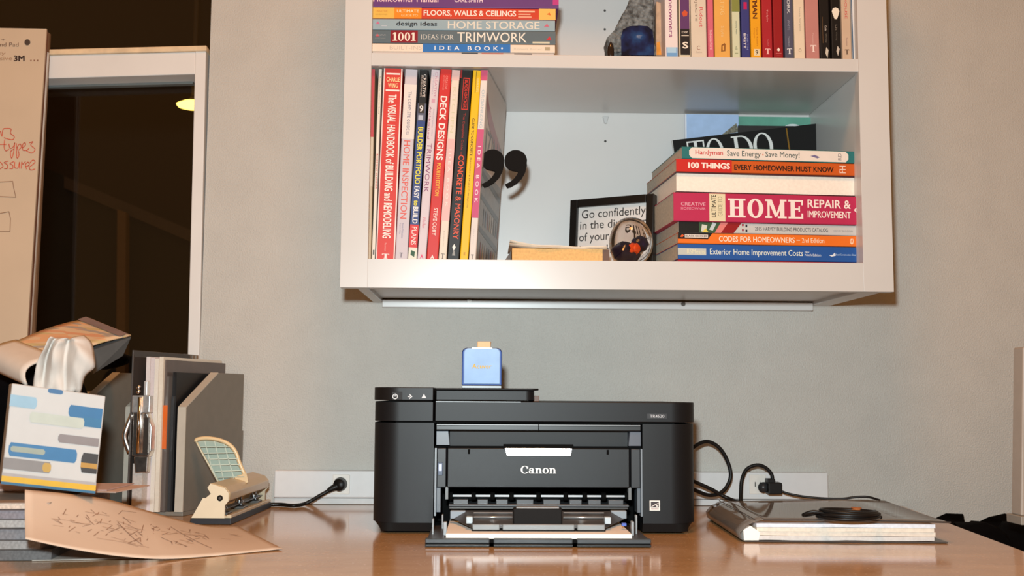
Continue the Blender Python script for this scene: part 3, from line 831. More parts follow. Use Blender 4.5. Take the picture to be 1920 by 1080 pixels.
# ---- upper compartment, the row of upright books on the right
def vg(v): return 1.0 - (106.0 - v) / (0.232 * 1300)
row = [
 ('white upright book with purple lettering beside the blue stone', 1247, 1271.5, (228, 216, 212), [('t', 'for Homeowners', vg(-70), vg(64), 0.3, 0.66, (142, 60, 112), 0.012), ('b', vg(84), vg(103), 0.08, 0.96, (112, 160, 206)), ('b', vg(84), vg(95), 0.15, 0.86, (170, 204, 226)), ('b', vg(103), 1, 0, 1, (70, 50, 110))], 0.232),
 ('cream edged upright book with a purple and black spine', 1273, 1295, (214, 200, 172), [('b', 0, vg(45), 0.1, 0.92, (96, 58, 104)), ('b', vg(45), vg(99), 0.1, 0.92, (36, 30, 30)), ('p', [(vg(6), 0.5), (vg(10), 0.78), (vg(18), 0.72), (vg(20), 0.4), (vg(12), 0.26)], (206, 84, 50)), ('x', 'DIY', vg(50), vg(54), 0.24, 0.8, (214, 204, 190), 0.02), ('b', vg(57.5), vg(60), 0.2, 0.85, (196, 184, 166)), ('x', 'S', vg(72), vg(86), 0.28, 0.78, (236, 224, 206), 0.04)], 0.224),
 ('wide cream upright book with red author lettering', 1296, 1326, (216, 202, 182), [('t', 'PROJECTS', vg(-36), vg(32), 0.24, 0.42, (120, 104, 92), 0.005), ('t', 'Ridout', vg(4), vg(43), 0.56, 0.78, (206, 70, 80), 0.01), ('x', 'C', vg(80), vg(88), 0.36, 0.56, (160, 110, 90), 0.0), ('x', 'Collins', vg(91), vg(94), 0.28, 0.68, (176, 150, 130), 0.0)], 0.236),
 ('narrow pink upright book beside the wide cream one', 1327, 1338.5, (212, 104, 122), [('t', 'Rebecca Ford', vg(48), vg(87), 0.3, 0.75, (240, 190, 190), 0.01)], 0.226),
 ('wide amber upright book with faint pale lettering', 1340, 1370, (226, 168, 84), [('t', 'DECORATING', vg(-60), vg(18), 0.4, 0.66, (234, 196, 130), 0.01), ('t', 'Style', vg(40), vg(62), 0.36, 0.62, (232, 190, 130), 0.0), ('p', [(vg(78), 0.42), (vg(74), 0.62), (vg(76), 0.7), (vg(90), 0.68), (vg(91), 0.4)], (140, 90, 40)), ('p', [(vg(80), 0.5), (vg(78), 0.6), (vg(88), 0.6), (vg(89), 0.5)], (226, 168, 84))], 0.234),
 ('pale green upright book with an olive top band', 1373, 1388.5, (206, 208, 176), [('b', 0, vg(9), 0, 1, (132, 136, 70)), ('t', 'Sterling Walls', vg(28), vg(55), 0.42, 0.6, (90, 90, 70), 0.0), ('x', '&', vg(80), vg(87), 0.35, 0.65, (150, 154, 120), 0.0), ('b', vg(93), vg(95), 0.3, 0.7, (160, 164, 130))], 0.228),
 ('navy blue upright book beside the bright yellow one', 1390, 1406.5, (56, 60, 120), [('b', vg(-10), vg(4.5), 0.3, 0.7, (190, 30, 90)), ('t', 'BRETT', vg(54), vg(85), 0.24, 0.5, (230, 222, 220), 0.02), ('t', 'MARTIN', vg(56), vg(87), 0.6, 0.78, (130, 140, 190), 0.0)], 0.228),
 ('golden yellow upright book with bold black lettering', 1408, 1428, (232, 162, 30), [('t', 'HANDYMAN', vg(-70), vg(24), 0.22, 0.68, (92, 40, 20), 0.035), ('t', 'Home Repairs', vg(41), vg(79), 0.52, 0.68, (170, 90, 24), 0.0), ('t', 'Simple', vg(43), vg(63), 0.26, 0.4, (180, 96, 24), 0.0), ('b', vg(85), vg(98), 0.28, 0.82, (226, 210, 170)), ('x', '9', vg(87), vg(96), 0.42, 0.68, (70, 60, 50), 0.02)], 0.232),
 ('dark red upright book with a white serif letter at its foot', 1429, 1448.5, (168, 36, 44), [('t', 'Tolpin', vg(7), vg(31), 0.42, 0.62, (224, 160, 156), 0.0), ('t', 'Taunton', vg(65), vg(80), 0.5, 0.62, (210, 120, 120), 0.0), ('y', 'T', vg(85), vg(96), 0.26, 0.76, (236, 190, 184))], 0.234),
 ('deep red upright book with a small white flower mark', 1450.5, 1469, (148, 26, 30), [('p', [(vg(81), 0.5), (vg(86), 0.68), (vg(89), 0.5), (vg(86), 0.32)], (242, 226, 214)), ('b', vg(92), vg(94), 0.2, 0.8, (190, 90, 90)), ('b', vg(97), vg(98), 0.3, 0.7, (180, 80, 80))], 0.228),
 ('slate blue upright book between the deep red and the ivory one', 1471, 1488, (82, 82, 100), [('t', 'WORK', vg(-30), vg(14), 0.34, 0.66, (206, 206, 206), 0.02), ('t', 'WHITE', vg(26), vg(47), 0.34, 0.62, (140, 140, 156), 0.01), ('t', 'Taunton', vg(59), vg(80), 0.4, 0.56, (170, 170, 180), 0.0), ('y', 'T', vg(84), vg(95), 0.24, 0.8, (232, 230, 228))], 0.232),
 ('ivory upright book with faint grey lettering', 1489, 1509.5, (226, 208, 182), [('t', 'Susan Sargent', vg(2), vg(50), 0.46, 0.66, (176, 162, 140), 0.0), ('x', 'O', vg(84), vg(91), 0.38, 0.64, (160, 140, 116), 0.0)], 0.236),
 ('dusty rose upright book with a pale serif letter', 1511, 1537, (190, 130, 122), [('t', 'Taunton', vg(52), vg(73), 0.48, 0.60, (220, 176, 166), 0.0), ('y', 'T', vg(76), vg(90), 0.34, 0.76, (238, 214, 206))], 0.236),
 ('black upright book beside the dusty rose one', 1538.5, 1558, (24, 20, 18), [('b', vg(16), vg(70), 0.28, 0.31, (120, 90, 60)), ('t', 'Guide', vg(34), vg(45), 0.5, 0.7, (196, 186, 174), 0.01), ('t', 'Wiring', vg(50), vg(69), 0.52, 0.70, (120, 112, 100), 0.0), ('p', [(vg(78), 0.6), (vg(84), 0.82), (vg(101), 0.7), (vg(90), 0.5)], (206, 196, 180))], 0.228),
 ('black upright book with a white light bulb on its spine', 1559, 1577, (24, 20, 18), [('p', [(vg(-2), 0.5), (vg(0), 0.78), (vg(6), 0.92), (vg(13), 0.82), (vg(22), 0.64), (vg(22), 0.38), (vg(13), 0.2), (vg(6), 0.1), (vg(0), 0.22)], (238, 228, 210)), ('t', 'Lit', vg(34), vg(45), 0.42, 0.64, (140, 130, 118), 0.0), ('t', 'Wiring', vg(48), vg(66), 0.42, 0.62, (92, 84, 76), 0.0), ('p', [(vg(77), 0.62), (vg(83), 0.84), (vg(97), 0.64), (vg(88), 0.48)], (200, 190, 176))], 0.228),
 ('beige upright book with coral lettering near the right end', 1579, 1597, (204, 178, 152), [('t', 'HOUSE', vg(-20), vg(23), 0.36, 0.62, (206, 90, 84), 0.01), ('t', 'Taunton', vg(60), vg(77), 0.42, 0.58, (150, 110, 104), 0.0), ('y', 'T', vg(84), vg(94), 0.26, 0.72, (100, 80, 66))], 0.234),
 ('thin white upright book with a blue edge at the right end', 1598.5, 1608, (214, 214, 212), [('b', 0, 1, 0, 0.2, (60, 90, 120)), ('b', vg(94), vg(98), 0.6, 0.95, (140, 40, 50))], 0.230),
]
for (lab, u0, u1, col, el, hgt) in row:
    a, b = P(u0, 107, YS), P(u1, 107, YS)
    book('shelf_book', lab, 'upright books on the upper shelf', 'stand', (b.x, YS + random.uniform(-0.002, 0.003), zs1 + 0.0006), b.x - a.x - 0.0006, 0.19, hgt, col, el, rot=(0, math.radians(-0.35), 0))

# ================================================================== things on the shelves
BLACKP = M((14, 12, 11), 0.8, spec=0.15, vary=0.05)

# closing quotation marks
def comma_poly(cx, cz, r, tail):
    """head disc with a tail that curls down to the left, as one outline"""
    pts = []
    for k in range(22):                                   # head, from lower right round by the top to lower left
        a = math.radians(-12 + 250 * k / 21)
        pts.append((cx + r * math.cos(a), cz + r * math.sin(a) * 0.96))
    inner = [(-0.30, -0.93), (0.02, -0.99), (0.22, -1.04), (0.13, -1.28), (-0.12, -1.66), (-0.48, -1.98), (-0.92, -2.22)]
    outer = [(-0.74, -2.56), (-0.40, -2.46), (0.10, -2.14), (0.56, -1.64), (0.86, -1.04), (0.99, -0.46)]
    pts += [(cx + r * a, cz + r * b * 0.96) for a, b in inner + outer]
    return pts
YQ = YS + 0.012
qa, qb = P(924, 300, YQ), P(967, 301, YQ)
qr = (P(988, 300, YQ).x - P(945.5, 300, YQ).x) / 2
quote = empty('quotation_mark', (qa.x, YQ, qa.z - 2.6 * qr), 'black closing quotation marks decoration beside the upright books', 'decoration')
ql = Vector(quote.location)
def fill_prism(poly, y0, y1, name, mat, parent, bevel=0.0):
    bm = bmesh.new()
    lo = [bm.verts.new((x, y0, z)) for x, z in poly]
    hi = [bm.verts.new((x, y1, z)) for x, z in poly]
    n = len(poly)
    es = [bm.edges.new((lo[i], lo[(i + 1) % n])) for i in range(n)]
    eh = [bm.edges.new((hi[i], hi[(i + 1) % n])) for i in range(n)]
    bmesh.ops.triangle_fill(bm, edges=es, use_beauty=True)
    bmesh.ops.triangle_fill(bm, edges=eh, use_beauty=True)
    for i in range(n): bm.faces.new((lo[i], lo[(i + 1) % n], hi[(i + 1) % n], hi[i]))
    bmesh.ops.recalc_face_normals(bm, faces=bm.faces)
    me = bpy.data.meshes.new(name)
    bm.to_mesh(me)
    bm.free()
    me.materials.append(mat)
    o = bpy.data.objects.new(name, me)
    COL.objects.link(o)
    o.parent = parent
    return o
for q in (qa, qb):
    fill_prism(comma_poly(q.x - ql.x, q.z - ql.z, qr, 1), 0.0, 0.006, 'comma', BLACKP, quote)
MB().box(qa.x - ql.x - 0.012, qa.x - ql.x - 0.004, 0.005, 0.010, qa.z - ql.z - 0.010, qa.z - ql.z + 0.010).build('mount', BLACKP, quote)

# notebook with loose papers
NB_Y0, NB_Y1 = -0.252, -0.135
a, b = P(960, 487, NB_Y0), P(1140, 487, NB_Y0)
nb = empty('notepad', (a.x, NB_Y0, zo + 0.0004), 'small yellow notepad with loose sheets lying on the shelf', 'notepad')
wn, tn = b.x - a.x, P(1000, 466, NB_Y0).z - zo
MB().box(0, wn, 0, NB_Y1 - NB_Y0, 0.0015, tn).build('pages', M((214, 170, 108), 0.8, vary=0.12, scale=300), nb, 0.0008)
MB().box(-0.002, wn + 0.002, 0.001, NB_Y1 - NB_Y0, 0, 0.0014).build('back_cover', M((90, 84, 80), 0.6), nb)
MB().box(wn - 0.008, wn + 0.002, -0.0006, 0.001, 0.002, tn - 0.001).build('binding_strip', M((92, 62, 44), 0.6), nb)
rows = []
for j in range(5):
    yy = -0.003 + j * 0.028
    rows.append([Vector((-0.004 + (wn + 0.002) * i / 12, yy + 0.002 * math.sin(i), tn + 0.0012 + 0.006 * math.exp(-i * 0.35) + 0.0006 * math.sin(i * 1.3 + j))) for i in range(13)])
mb = MB().grid(rows)
o = mb.build('loose_sheet', M((206, 190, 170), 0.8), nb, flat=False)
md = o.modifiers.new('thickness', 'SOLIDIFY'); md.thickness = 0.0014
rows = [[p + Vector((0.001, 0.002, 0.003 * math.exp(-i * 0.5) + 0.002)) for i, p in enumerate(r)] for r in rows]
o = MB().grid(rows).build('loose_sheet', M((224, 208, 188), 0.8), nb, flat=False)
md = o.modifiers.new('thickness', 'SOLIDIFY'); md.thickness = 0.0010

# dark little card behind the notepad's left end
c0, c1 = P(944, 487, -0.236), P(958, 487, -0.236)
MBc = MB().prism([(c0.x, zo + 0.0004), (c1.x, zo + 0.0004), (c1.x, P(958, 470, -0.236).z)], 'y', -0.236, -0.18)
tag(MBc.build('card_wedge', M((86, 74, 66), 0.6), None, offset=(c0.x, -0.236, zo + 0.0004)), 'small dark card wedge sticking out left of the yellow notepad', 'card')

# framed saying
fl, fr_ = P(1065, 470, -0.085), P(1223, 470, -0.155)
fdir = (fr_ - fl); fdir.z = 0
fw = fdir.length
fang = math.atan2(fdir.y, fdir.x)
fh = P(1065, 374, -0.085).z - zo
frame = empty('picture_frame', (fl.x, fl.y, zo + 0.0006), 'small black picture frame with a printed saying on the shelf', 'picture frame', rot=(math.radians(-4), 0, fang))
FB = M((14, 13, 13), 0.3, vary=0.05)
bw = 0.013
for args in ((0, bw, 0, fh), (fw - bw, fw, 0, fh)):
    MB().box(args[0], args[1], 0, 0.016, args[2], args[3]).build('frame_side', FB, frame, 0.001)
for args in ((0, bw), (fh - bw, fh)):
    MB().box(bw, fw - bw, 0, 0.016, args[0], args[1]).build('frame_rail', FB, frame, 0.001)
MB().box(bw, fw - bw, 0.006, 0.012, bw, fh - bw).build('print', M((206, 206, 204), 0.5, vary=0.02), frame)
DK = M((40, 38, 38), 0.5, vary=0)
iw = fw - 2 * bw
for s, x0, x1, z0, z1 in (('Go confidently', 0.05, 0.98, 0.765, 0.955), ('in the direction', 0.03, 1.0, 0.625, 0.765), ('of your dreams.', 0.02, 0.98, 0.38, 0.565), ('Live the life', 0.03, 0.85, 0.19, 0.345)):
    ih = fh - 2 * bw
    put_text(frame, glyphs(s, 0.0), (bw + iw * x0, 0.0057, bw + ih * z0), (iw * (x1 - x0), 0, 0), (0, 0, ih * (z1 - z0)), DK, 'lettering')

# glass paperweight
ec = P(1183, 450, -0.215)
er = (P(1223, 450, -0.215).x - P(1143, 450, -0.215).x) / 2
eh = P(1183, 408, -0.215).z - zo - 0.0006
egg = empty('paperweight', (ec.x, -0.215, zo + 0.0006), 'clear glass egg paperweight with dark blue and orange swirl', 'paperweight')
prof = [(0.001, 0.0)]
for k in range(1, 22):
    a = k / 22
    ang = -PI / 2 + PI * a
    zz = (math.sin(ang) + 1) / 2
    rr = math.cos(ang) ** 0.8 * er * (1.04 - 0.16 * max(0, zz - 0.42))
    prof.append((max(rr, er * 0.45 if k < 3 else 0.002), zz * eh))
prof[0] = (er * 0.42, 0.0)
prof.append((0.001, eh))
MB().lathe(prof, (0, 0, 0), 40).build('glass_body', solid_glass('clear_crystal', (255, 255, 255)), egg, flat=False)
def blob(cx, cy, cz, rx, ry, rz, seed, amp=0.15, nu=18, nv=12):
    rnd = random.Random(seed)
    ph = [rnd.uniform(0, 6) for _ in range(6)]
    rows = []
    for j in range(nv + 1):
        th = PI * j / nv
        row_ = []
        for i in range(nu + 1):
            a = 2 * PI * (i % nu) / nu
            d = Vector((math.sin(th) * math.cos(a), math.sin(th) * math.sin(a), math.cos(th)))
            k = 1 + amp * (math.sin(3 * d.x + ph[0]) * math.sin(4 * d.y + ph[1]) + 0.7 * math.sin(7 * d.z + ph[2]) * math.sin(6 * d.x + ph[3]) + 0.4 * math.sin(13 * d.y + ph[4]) * math.sin(11 * d.z + ph[5]))
            row_.append(Vector((cx + d.x * rx * k, cy + d.y * ry * k, cz + d.z * rz * k)))
        rows.append(row_)
    return MB().grid(rows)
INK = M((16, 18, 44), 0.15, vary=0.2)
blob(-0.006, 0, eh * 0.30, 0.015, 0.012, 0.013, 3).build('swirl', INK, egg, flat=False)
blob(0.009, 0.004, eh * 0.46, 0.009, 0.008, 0.008, 5).build('swirl', INK, egg, flat=False)
blob(0.003, -0.008, eh * 0.36, 0.0065, 0.005, 0.007, 8, 0.2).build('orange_core', M((240, 76, 20), 0.2, vary=0.1), egg, flat=False)

# boards and folders leaning behind the lower right stack
YT = -0.052
tl, tr, th_ = P(1261, 263, YT), P(1563, 228, YT), 0.0
tilt = math.atan2(tr.z - tl.z, tr.x - tl.x)
tw = (tr - tl).length
hgt = (tl.z - zo) / math.cos(tilt) - 0.003
todo = empty('todo_board', (tl.x + math.sin(tilt) * hgt, YT, zo + 0.003), 'black board lettered in white leaning behind the book stack', 'board', rot=(0, -tilt, 0))
# sheared foot so that the tilted board still meets the shelf
hR = hgt
MB().box(0, tw, 0, 0.005, 0, hgt).build('panel', M((20, 18, 17), 0.7, spec=0.25), todo)
MB().box(-0.0012, 0, 0.0005, 0.0045, 0, hgt).build('edge_tape', M((196, 196, 192), 0.5), todo)
LT = M((222, 222, 218), 0.5, vary=0)
sc = tw / 303.0
def todo_word(s, u0, u1, drop, hpx, **kw):
    put_text(todo, slab(s, **kw), (sc * u0, -0.0004, hgt - sc * (drop + hpx)), (sc * (u1 - u0), 0, 0), (0, 0, sc * hpx), LT, 'lettering')
todo_word('TO', 25, 92, 5, 52, thick=0.15, thin=0.05, gap=0.04)
todo_word('DO', 108, 184, 5, 52, thick=0.15, thin=0.05, gap=0.02)
MB().box(sc * 212, sc * 214.5, -0.0006, 0.0, hgt - sc * 75, hgt - 0.002).build('gold_line', M((150, 112, 44), 0.35, metal=0.6), todo)
b2 = empty('black_folder', (tr.x - 0.16, -0.044, zo + 0.0006), 'second black board standing behind the lettered one', 'board', rot=(0, -0.0, 0))
MB().box(0, P(1573, 240, -0.044).x - tr.x + 0.16, 0, 0.004, 0, P(1573, 238, -0.044).z - zo).build('panel', M((30, 27, 26), 0.5), b2)
fx0, fx1 = P(1286, 240, -0.030).x, P(1385, 240, -0.030).x
fz = P(1330, 215, -0.030).z - zo
bf = empty('blue_folder', (fx0, -0.030, zo + 0.0006), 'pale blue folder standing behind the black board', 'folder')
MB().box(0, fx1 - fx0, 0, 0.004, 0, fz).build('cover', M((164, 190, 226), 0.45), bf)
MB().box(-0.0016, 0.0012, -0.0006, 0.0045, 0, fz).build('spine_edge', M((216, 220, 230), 0.4), bf)
MB().add([(fx1 - fx0 - 0.030, -0.0006, fz - 0.036), (fx1 - fx0 - 0.004, -0.0006, fz - 0.015), (fx1 - fx0, -0.0006, fz - 0.030)], [[0, 1, 2]]).build('printed_corner', M((120, 116, 100), 0.5, vary=0.6, scale=300), bf)
gx0, gx1 = P(1372, 240, -0.022).x, P(1556, 240, -0.022).x
gf = empty('teal_folder', (gx0, -0.022, zo + 0.0006), 'teal green folder with a white rimmed disc standing behind the black board', 'folder')
MB().box(0, gx1 - gx0, 0, 0.004, 0, fz - 0.001).build('cover', M((96, 158, 138), 0.45, vary=0.15, scale=25), gf)
gc = P(1487, 262, -0.0225) - Vector(gf.location)
for nm, r0, r1, cc, lf in (('rim_ring', 0.024, 0.0275, (222, 226, 226), -0.0004), ('disc', 0.0, 0.024, (70, 76, 84), -0.0003)):
    vv, ff = ring2(gc.x, gc.z, r1, r1, r0, r0, 32)
    MB().add([(p[0], lf, p[1]) for p in vv], ff).build(nm, M(cc, 0.5), gf)

# geode on the upper shelf
gy = -0.235
go = P(1190, 104, gy)
geode = empty('geode', (go.x, gy + 0.045, zs1 + 0.0004), 'grey geode with a polished blue agate heart on the upper shelf', 'geode')
out = [(1141, 104), (1138, 70), (1144, 64), (1153, 54), (1160, 40), (1168, 24), (1178, 6), (1186, -14), (1198, -30), (1214, -32), (1226, -16), (1228, 10), (1228, 60), (1229, 104)]
pl = [(P(u, v, gy).x - go.x, P(u, v, gy).z - zs1 - 0.0004) for u, v in out]
pl = [(x, max(z_, 0.0)) for x, z_ in pl]
cx, cz = sum(p[0] for p in pl) / len(pl), sum(p[1] for p in pl) / len(pl)
rnd = random.Random(4)
dense = []
for i in range(len(pl)):
    p, q = pl[i], pl[(i + 1) % len(pl)]
    for k in range(3):
        t_ = k / 3
        x, z_ = p[0] + (q[0] - p[0]) * t_, p[1] + (q[1] - p[1]) * t_
        dense.append((x, z_))
rings = []
for yy, s_ in ((-0.045, 0.90), (-0.040, 0.985), (-0.020, 1.0), (0.005, 0.97), (0.030, 0.86), (0.045, 0.6)):
    rr = []
    for (x, z_) in dense:
        j = rnd.uniform(-0.0016, 0.0016)
        rr.append(Vector((cx + (x - cx) * s_ + j, yy + rnd.uniform(-0.001, 0.001), max(0.0, (z_ - cz) * s_ + cz + (0 if z_ < 0.002 else j)) if z_ > 0.002 else 0.0)))
    rings.append(rr + [rr[0]])
mb = MB().grid(rings)
n_ = len(dense)
mb.add(rings[0][:-1], [list(range(n_))])
mb.add(rings[-1][:-1], [list(range(n_))])
def rock_mat():
    m = M((92, 98, 100), 0.75, vary=0.75, scale=170, bump=1.0, bscale=300)
    return m
mb.build('rock', rock_mat(), geode)
fo = [(1165, 104), (1164, 70), (1168, 56), (1180, 50), (1200, 49), (1214, 50), (1223, 58), (1226, 80), (1226, 104)]
fp = [(P(u, v, gy).x - go.x, max(0.0005, P(u, v, gy).z - zs1 - 0.0004)) for u, v in fo]
def agate():
    m = bpy.data.materials.new('blue_agate')
    m.use_nodes = True
    nt = m.node_tree
    b = nt.nodes['Principled BSDF']
    b.inputs['Roughness'].default_value = 0.12
    tc = nt.nodes.new('ShaderNodeTexCoord')
    n = nt.nodes.new('ShaderNodeTexNoise')
    n.inputs['Scale'].default_value = 38
    n.inputs['Detail'].default_value = 4
    nt.links.new(tc.outputs['Object'], n.inputs['Vector'])
    r = nt.nodes.new('ShaderNodeValToRGB')
    for e, (p_, c_) in zip([r.color_ramp.elements[0], r.color_ramp.elements[1], r.color_ramp.elements.new(0.5), r.color_ramp.elements.new(0.62)],
                           [(0.34, (12, 17, 34)), (0.80, (78, 128, 156)), (0.5, (24, 36, 72)), (0.66, (34, 66, 110))]):
        e.position = p_
        e.color = tuple(lin(k) for k in c_) + (1,)
    nt.links.new(n.outputs['Fac'], r.inputs['Fac'])
    nt.links.new(r.outputs['Color'], b.inputs['Base Color'])
    return m
fill_prism(fp, -0.0475, -0.040, 'agate_face', agate(), geode)
lb_ = P(1145, 84, gy - 0.004)
blob(lb_.x - go.x, -0.049, 0.0165, 0.0055, 0.006, 0.0155, 6, 0.04, 14, 10).build('amber_crystal', M((40, 28, 22), 0.12, vary=0.3, scale=80), geode, flat=False)
sx = [(1229.5, 104), (1230, 2), (1246, 6), (1246, 104)]
s2 = P(1230, 104, gy + 0.01)
slice_ = empty('agate_slice', (s2.x, gy + 0.01, zs1 + 0.0004), 'tan translucent agate slab wedged between geode and books', 'geode')
q = [(P(u, v, gy + 0.01).x - s2.x, max(0, P(u, v, gy + 0.01).z - zs1 - 0.0004)) for u, v in sx]
MB().prism(q, 'y', 0.0, 0.05).build('slab', M((176, 150, 126), 0.3, vary=0.3, scale=50), slice_, 0.002)
q = [(P(u, v, gy + 0.01).x - s2.x, max(0.001, P(u, v, gy + 0.01).z - zs1 - 0.0004)) for u, v in ((1231, 103), (1231, 80), (1237, 78), (1240, 103))]
MB().prism(q, 'y', -0.0006, 0.002).build('amber_patch', M((206, 140, 62), 0.2, vary=0.2), slice_)

# ================================================================== printer
YP = -0.405
def X(u, v=870, y=YP): return P(u, v, y).x
def Z(v, u=1000, y=YP): return P(u, v, y).z
pc = Vector((X(1003), YP + 0.15, 0.0))
pr = empty('printer', pc, 'black multifunction inkjet printer with its paper tray pulled out', 'printer')
PBODY = M((15, 17, 20), 0.46, spec=0.30, vary=0.05, scale=300, bump=0.05, bscale=1500)
PDARK = M((12, 11, 11), 0.6, spec=0.25, vary=0.05)
PBLACK = M((6, 6, 6), 0.8, spec=0.1, vary=0)
PGLOSS = M((34, 38, 40), 0.35, spec=0.35, vary=0.03)
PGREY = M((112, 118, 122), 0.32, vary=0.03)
SILVER = M((214, 216, 220), 0.16, metal=1.0, vary=0)
def pl_(mb, name, mat, bevel=0.0, flat='auto', parent=pr):
    for v in mb.v: v -= pc
    return mb.build(name, mat, parent, bevel, flat=flat)
def rblock(x0, x1, y0, y1, rl, rr, n=14, sag=0.0):
    """plan of a block whose front corners are rounded (y0 is the front)"""
    p = []
    if rl > 0: p += [(x0 + rl - rl * math.cos(a), y0 + rl - rl * math.sin(a)) for a in [PI / 2 * k / n for k in range(n + 1)]]
    else: p.append((x0, y0))
    if rr > 0: p += [(x1 - rr + rr * math.sin(a), y0 + rr - rr * math.cos(a)) for a in [PI / 2 * k / n for k in range(n + 1)]]
    else: p.append((x1, y0))
    return p + [(x1, y1), (x0, y1)]
PB = YP + 0.295
R1 = 0.036
xl, xr = X(697), X(1309)
xcl, xcr = X(813), X(1205)
zt = Z(794)
zbv = Z(981)
# lower body: two front towers and the back
pl_(MB().prism(rblock(xl, xcl, YP, YP + 0.16, R1, 0), 'z', zbv, zt), 'side_tower', PBODY)
pl_(MB().prism(rblock(xcr, xr, YP, YP + 0.16, 0, R1), 'z', zbv, zt), 'side_tower', PBODY)
pl_(MB().box(xl, xr, YP + 0.16, PB, 0.006, zt), 'rear_body', PBODY)
# tapered dark foot
def foot(x0, x1, rl, rr, dl, dr):
    a = rblock(x0, x1, YP + 0.002, YP + 0.16, rl, rr)
    n = len(a)
    b = [(min(max(x, x0 + dl), x1 - dr), max(y, YP + 0.006)) for x, y in a]
    mb = MB()
    mb.add([(x, y, zbv) for x, y in a] + [(x, y, 0.003) for x, y in b], [[i, (i + 1) % n, n + (i + 1) % n, n + i] for i in range(n)] + [list(range(n)), list(range(n, 2 * n))])
    return mb
pl_(foot(xl + 0.001, xcl, R1, 0, 0.011, 0), 'base_skirt', PDARK)
pl_(foot(xcr, xr - 0.001, 0, R1, 0, 0.011), 'base_skirt', PDARK)
for (x, y) in ((xl + 0.03, YP + 0.03), (xr - 0.03, YP + 0.03), (xl + 0.03, PB - 0.03), (xr - 0.03, PB - 0.03)):
    pl_(MB().cyl((x, y, 0.0), (x, y, 0.0065), 0.008), 'rubber_foot', PBLACK)
# scanner band above, split at the left by a groove
zg = Z(791)
z75 = Z(753)
xg0, xg1 = X(811), X(814.5)
pl_(MB().prism(rblock(xl, xg0, YP, PB, R1, 0), 'z', zg, z75 - 0.0008), 'scanner_end', PBODY, 0.0006)
pl_(MB().prism(rblock(xg1, xr + 0.001, YP, PB, 0, R1), 'z', zg, z75), 'scanner_unit', PBODY, 0.0010)
pl_(MB().box(xl + 0.03, xr - 0.03, YP + 0.006, PB - 0.004, zt - 0.0005, zg + 0.0005), 'seam', PBLACK)
# control panel at the left
z727 = Z(727.5)
pl_(MB().prism(rblock(xl - 0.001, xg0, YP - 0.001, YP + 0.20, R1, 0), 'z', z75 + 0.0008, z727), 'control_panel', M((18, 17, 18), 0.45, spec=0.3, vary=0.03), 0.0008)
pl_(MB().box(xl + 0.02, xg0 - 0.002, YP + 0.004, YP + 0.19, z75 - 0.001, z75 + 0.001), 'seam', PBLACK)
ICON = M((196, 198, 200), 0.5, vary=0)
def flat2(vv, ff, y): return MB().add([(p[0], y, p[1]) for p in vv], ff)
yi = YP - 0.0014
k = 1 / 1410.0
c = P(741, 743.5, YP)
pl_(MB().box(X(733), X(752.5), YP - 0.0012, YP, Z(751), Z(736)), 'power_button', M((30, 29, 30), 0.6, spec=0.3, vary=0), 0.0003)
vv, ff = ring2(c.x, c.z, 5 * k, 5 * k, 3.6 * k, 3.6 * k, 20, math.radians(115), math.radians(425))
pl_(flat2(vv, ff, yi), 'power_icon', ICON)
pl_(flat2([(c.x - 0.7 * k, c.z), (c.x + 0.7 * k, c.z), (c.x + 0.7 * k, c.z + 5.5 * k), (c.x - 0.7 * k, c.z + 5.5 * k)], [[0, 1, 2, 3]], yi), 'power_icon', ICON)
c = P(769, 743.5, YP)
pl_(flat2([(c.x - 4.5 * k, c.z - 0.8 * k), (c.x, c.z - 0.8 * k), (c.x, c.z + 0.8 * k), (c.x - 4.5 * k, c.z + 0.8 * k), (c.x - 1 * k, c.z - 5 * k), (c.x + 4.5 * k, c.z), (c.x - 1 * k, c.z + 5 * k), (c.x - 1 * k, c.z + 2.6 * k), (c.x + 1.5 * k, c.z), (c.x - 1 * k, c.z - 2.6 * k)], [[0, 1, 2, 3], [4, 5, 8, 9], [5, 6, 7, 8]], yi), 'start_icon', ICON)
c = P(795, 743, YP)
pl_(flat2([(c.x - 4.5 * k, c.z - 3.5 * k), (c.x + 4.5 * k, c.z - 3.5 * k), (c.x, c.z + 4.8 * k)], [[0, 1, 2]], yi), 'warning_icon', ICON)
# document feeder
a0, a1 = X(816), X(1002)
pl_(MB().prism(rblock(a0, a1, YP + 0.001, YP + 0.19, 0, 0.012), 'z', z75 + 0.0012, Z(732.5)), 'document_feeder', PBODY, 0.0008)
pl_(MB().prism(rblock(a0, X(1010), YP - 0.0005, YP + 0.19, 0, 0.010), 'z', Z(732), Z(728.5)), 'feeder_cover', PDARK, 0.0006)
pl_(MB().box(X(1000), X(1012), YP + 0.02, YP + 0.18, z75, Z(742)), 'feeder_shadow', M((92, 56, 34), 0.5), 0.0006)  # brown block standing in for the shadow under the feeder's right end
pl_(MB().box(a0, X(976), YP - 0.0002, YP + 0.002, Z(754.8), Z(753.2)), 'painted_highlight', PGREY)  # pale grey strip paints the edge highlight below the feeder
# model plate
pl_(MB().box(X(1214), X(1251), YP - 0.0005, YP, Z(783.5), Z(774.5)), 'model_plate', M((40, 41, 44), 0.3, vary=0))
o = put_text(pr, glyphs('TR4520', 0.0), Vector((X(1219), YP - 0.0007, Z(781.8))) - pc, (X(1246) - X(1219), 0, 0), (0, 0, Z(776.4) - Z(781.8)), M((190, 192, 196), 0.4, vary=0), 'lettering')
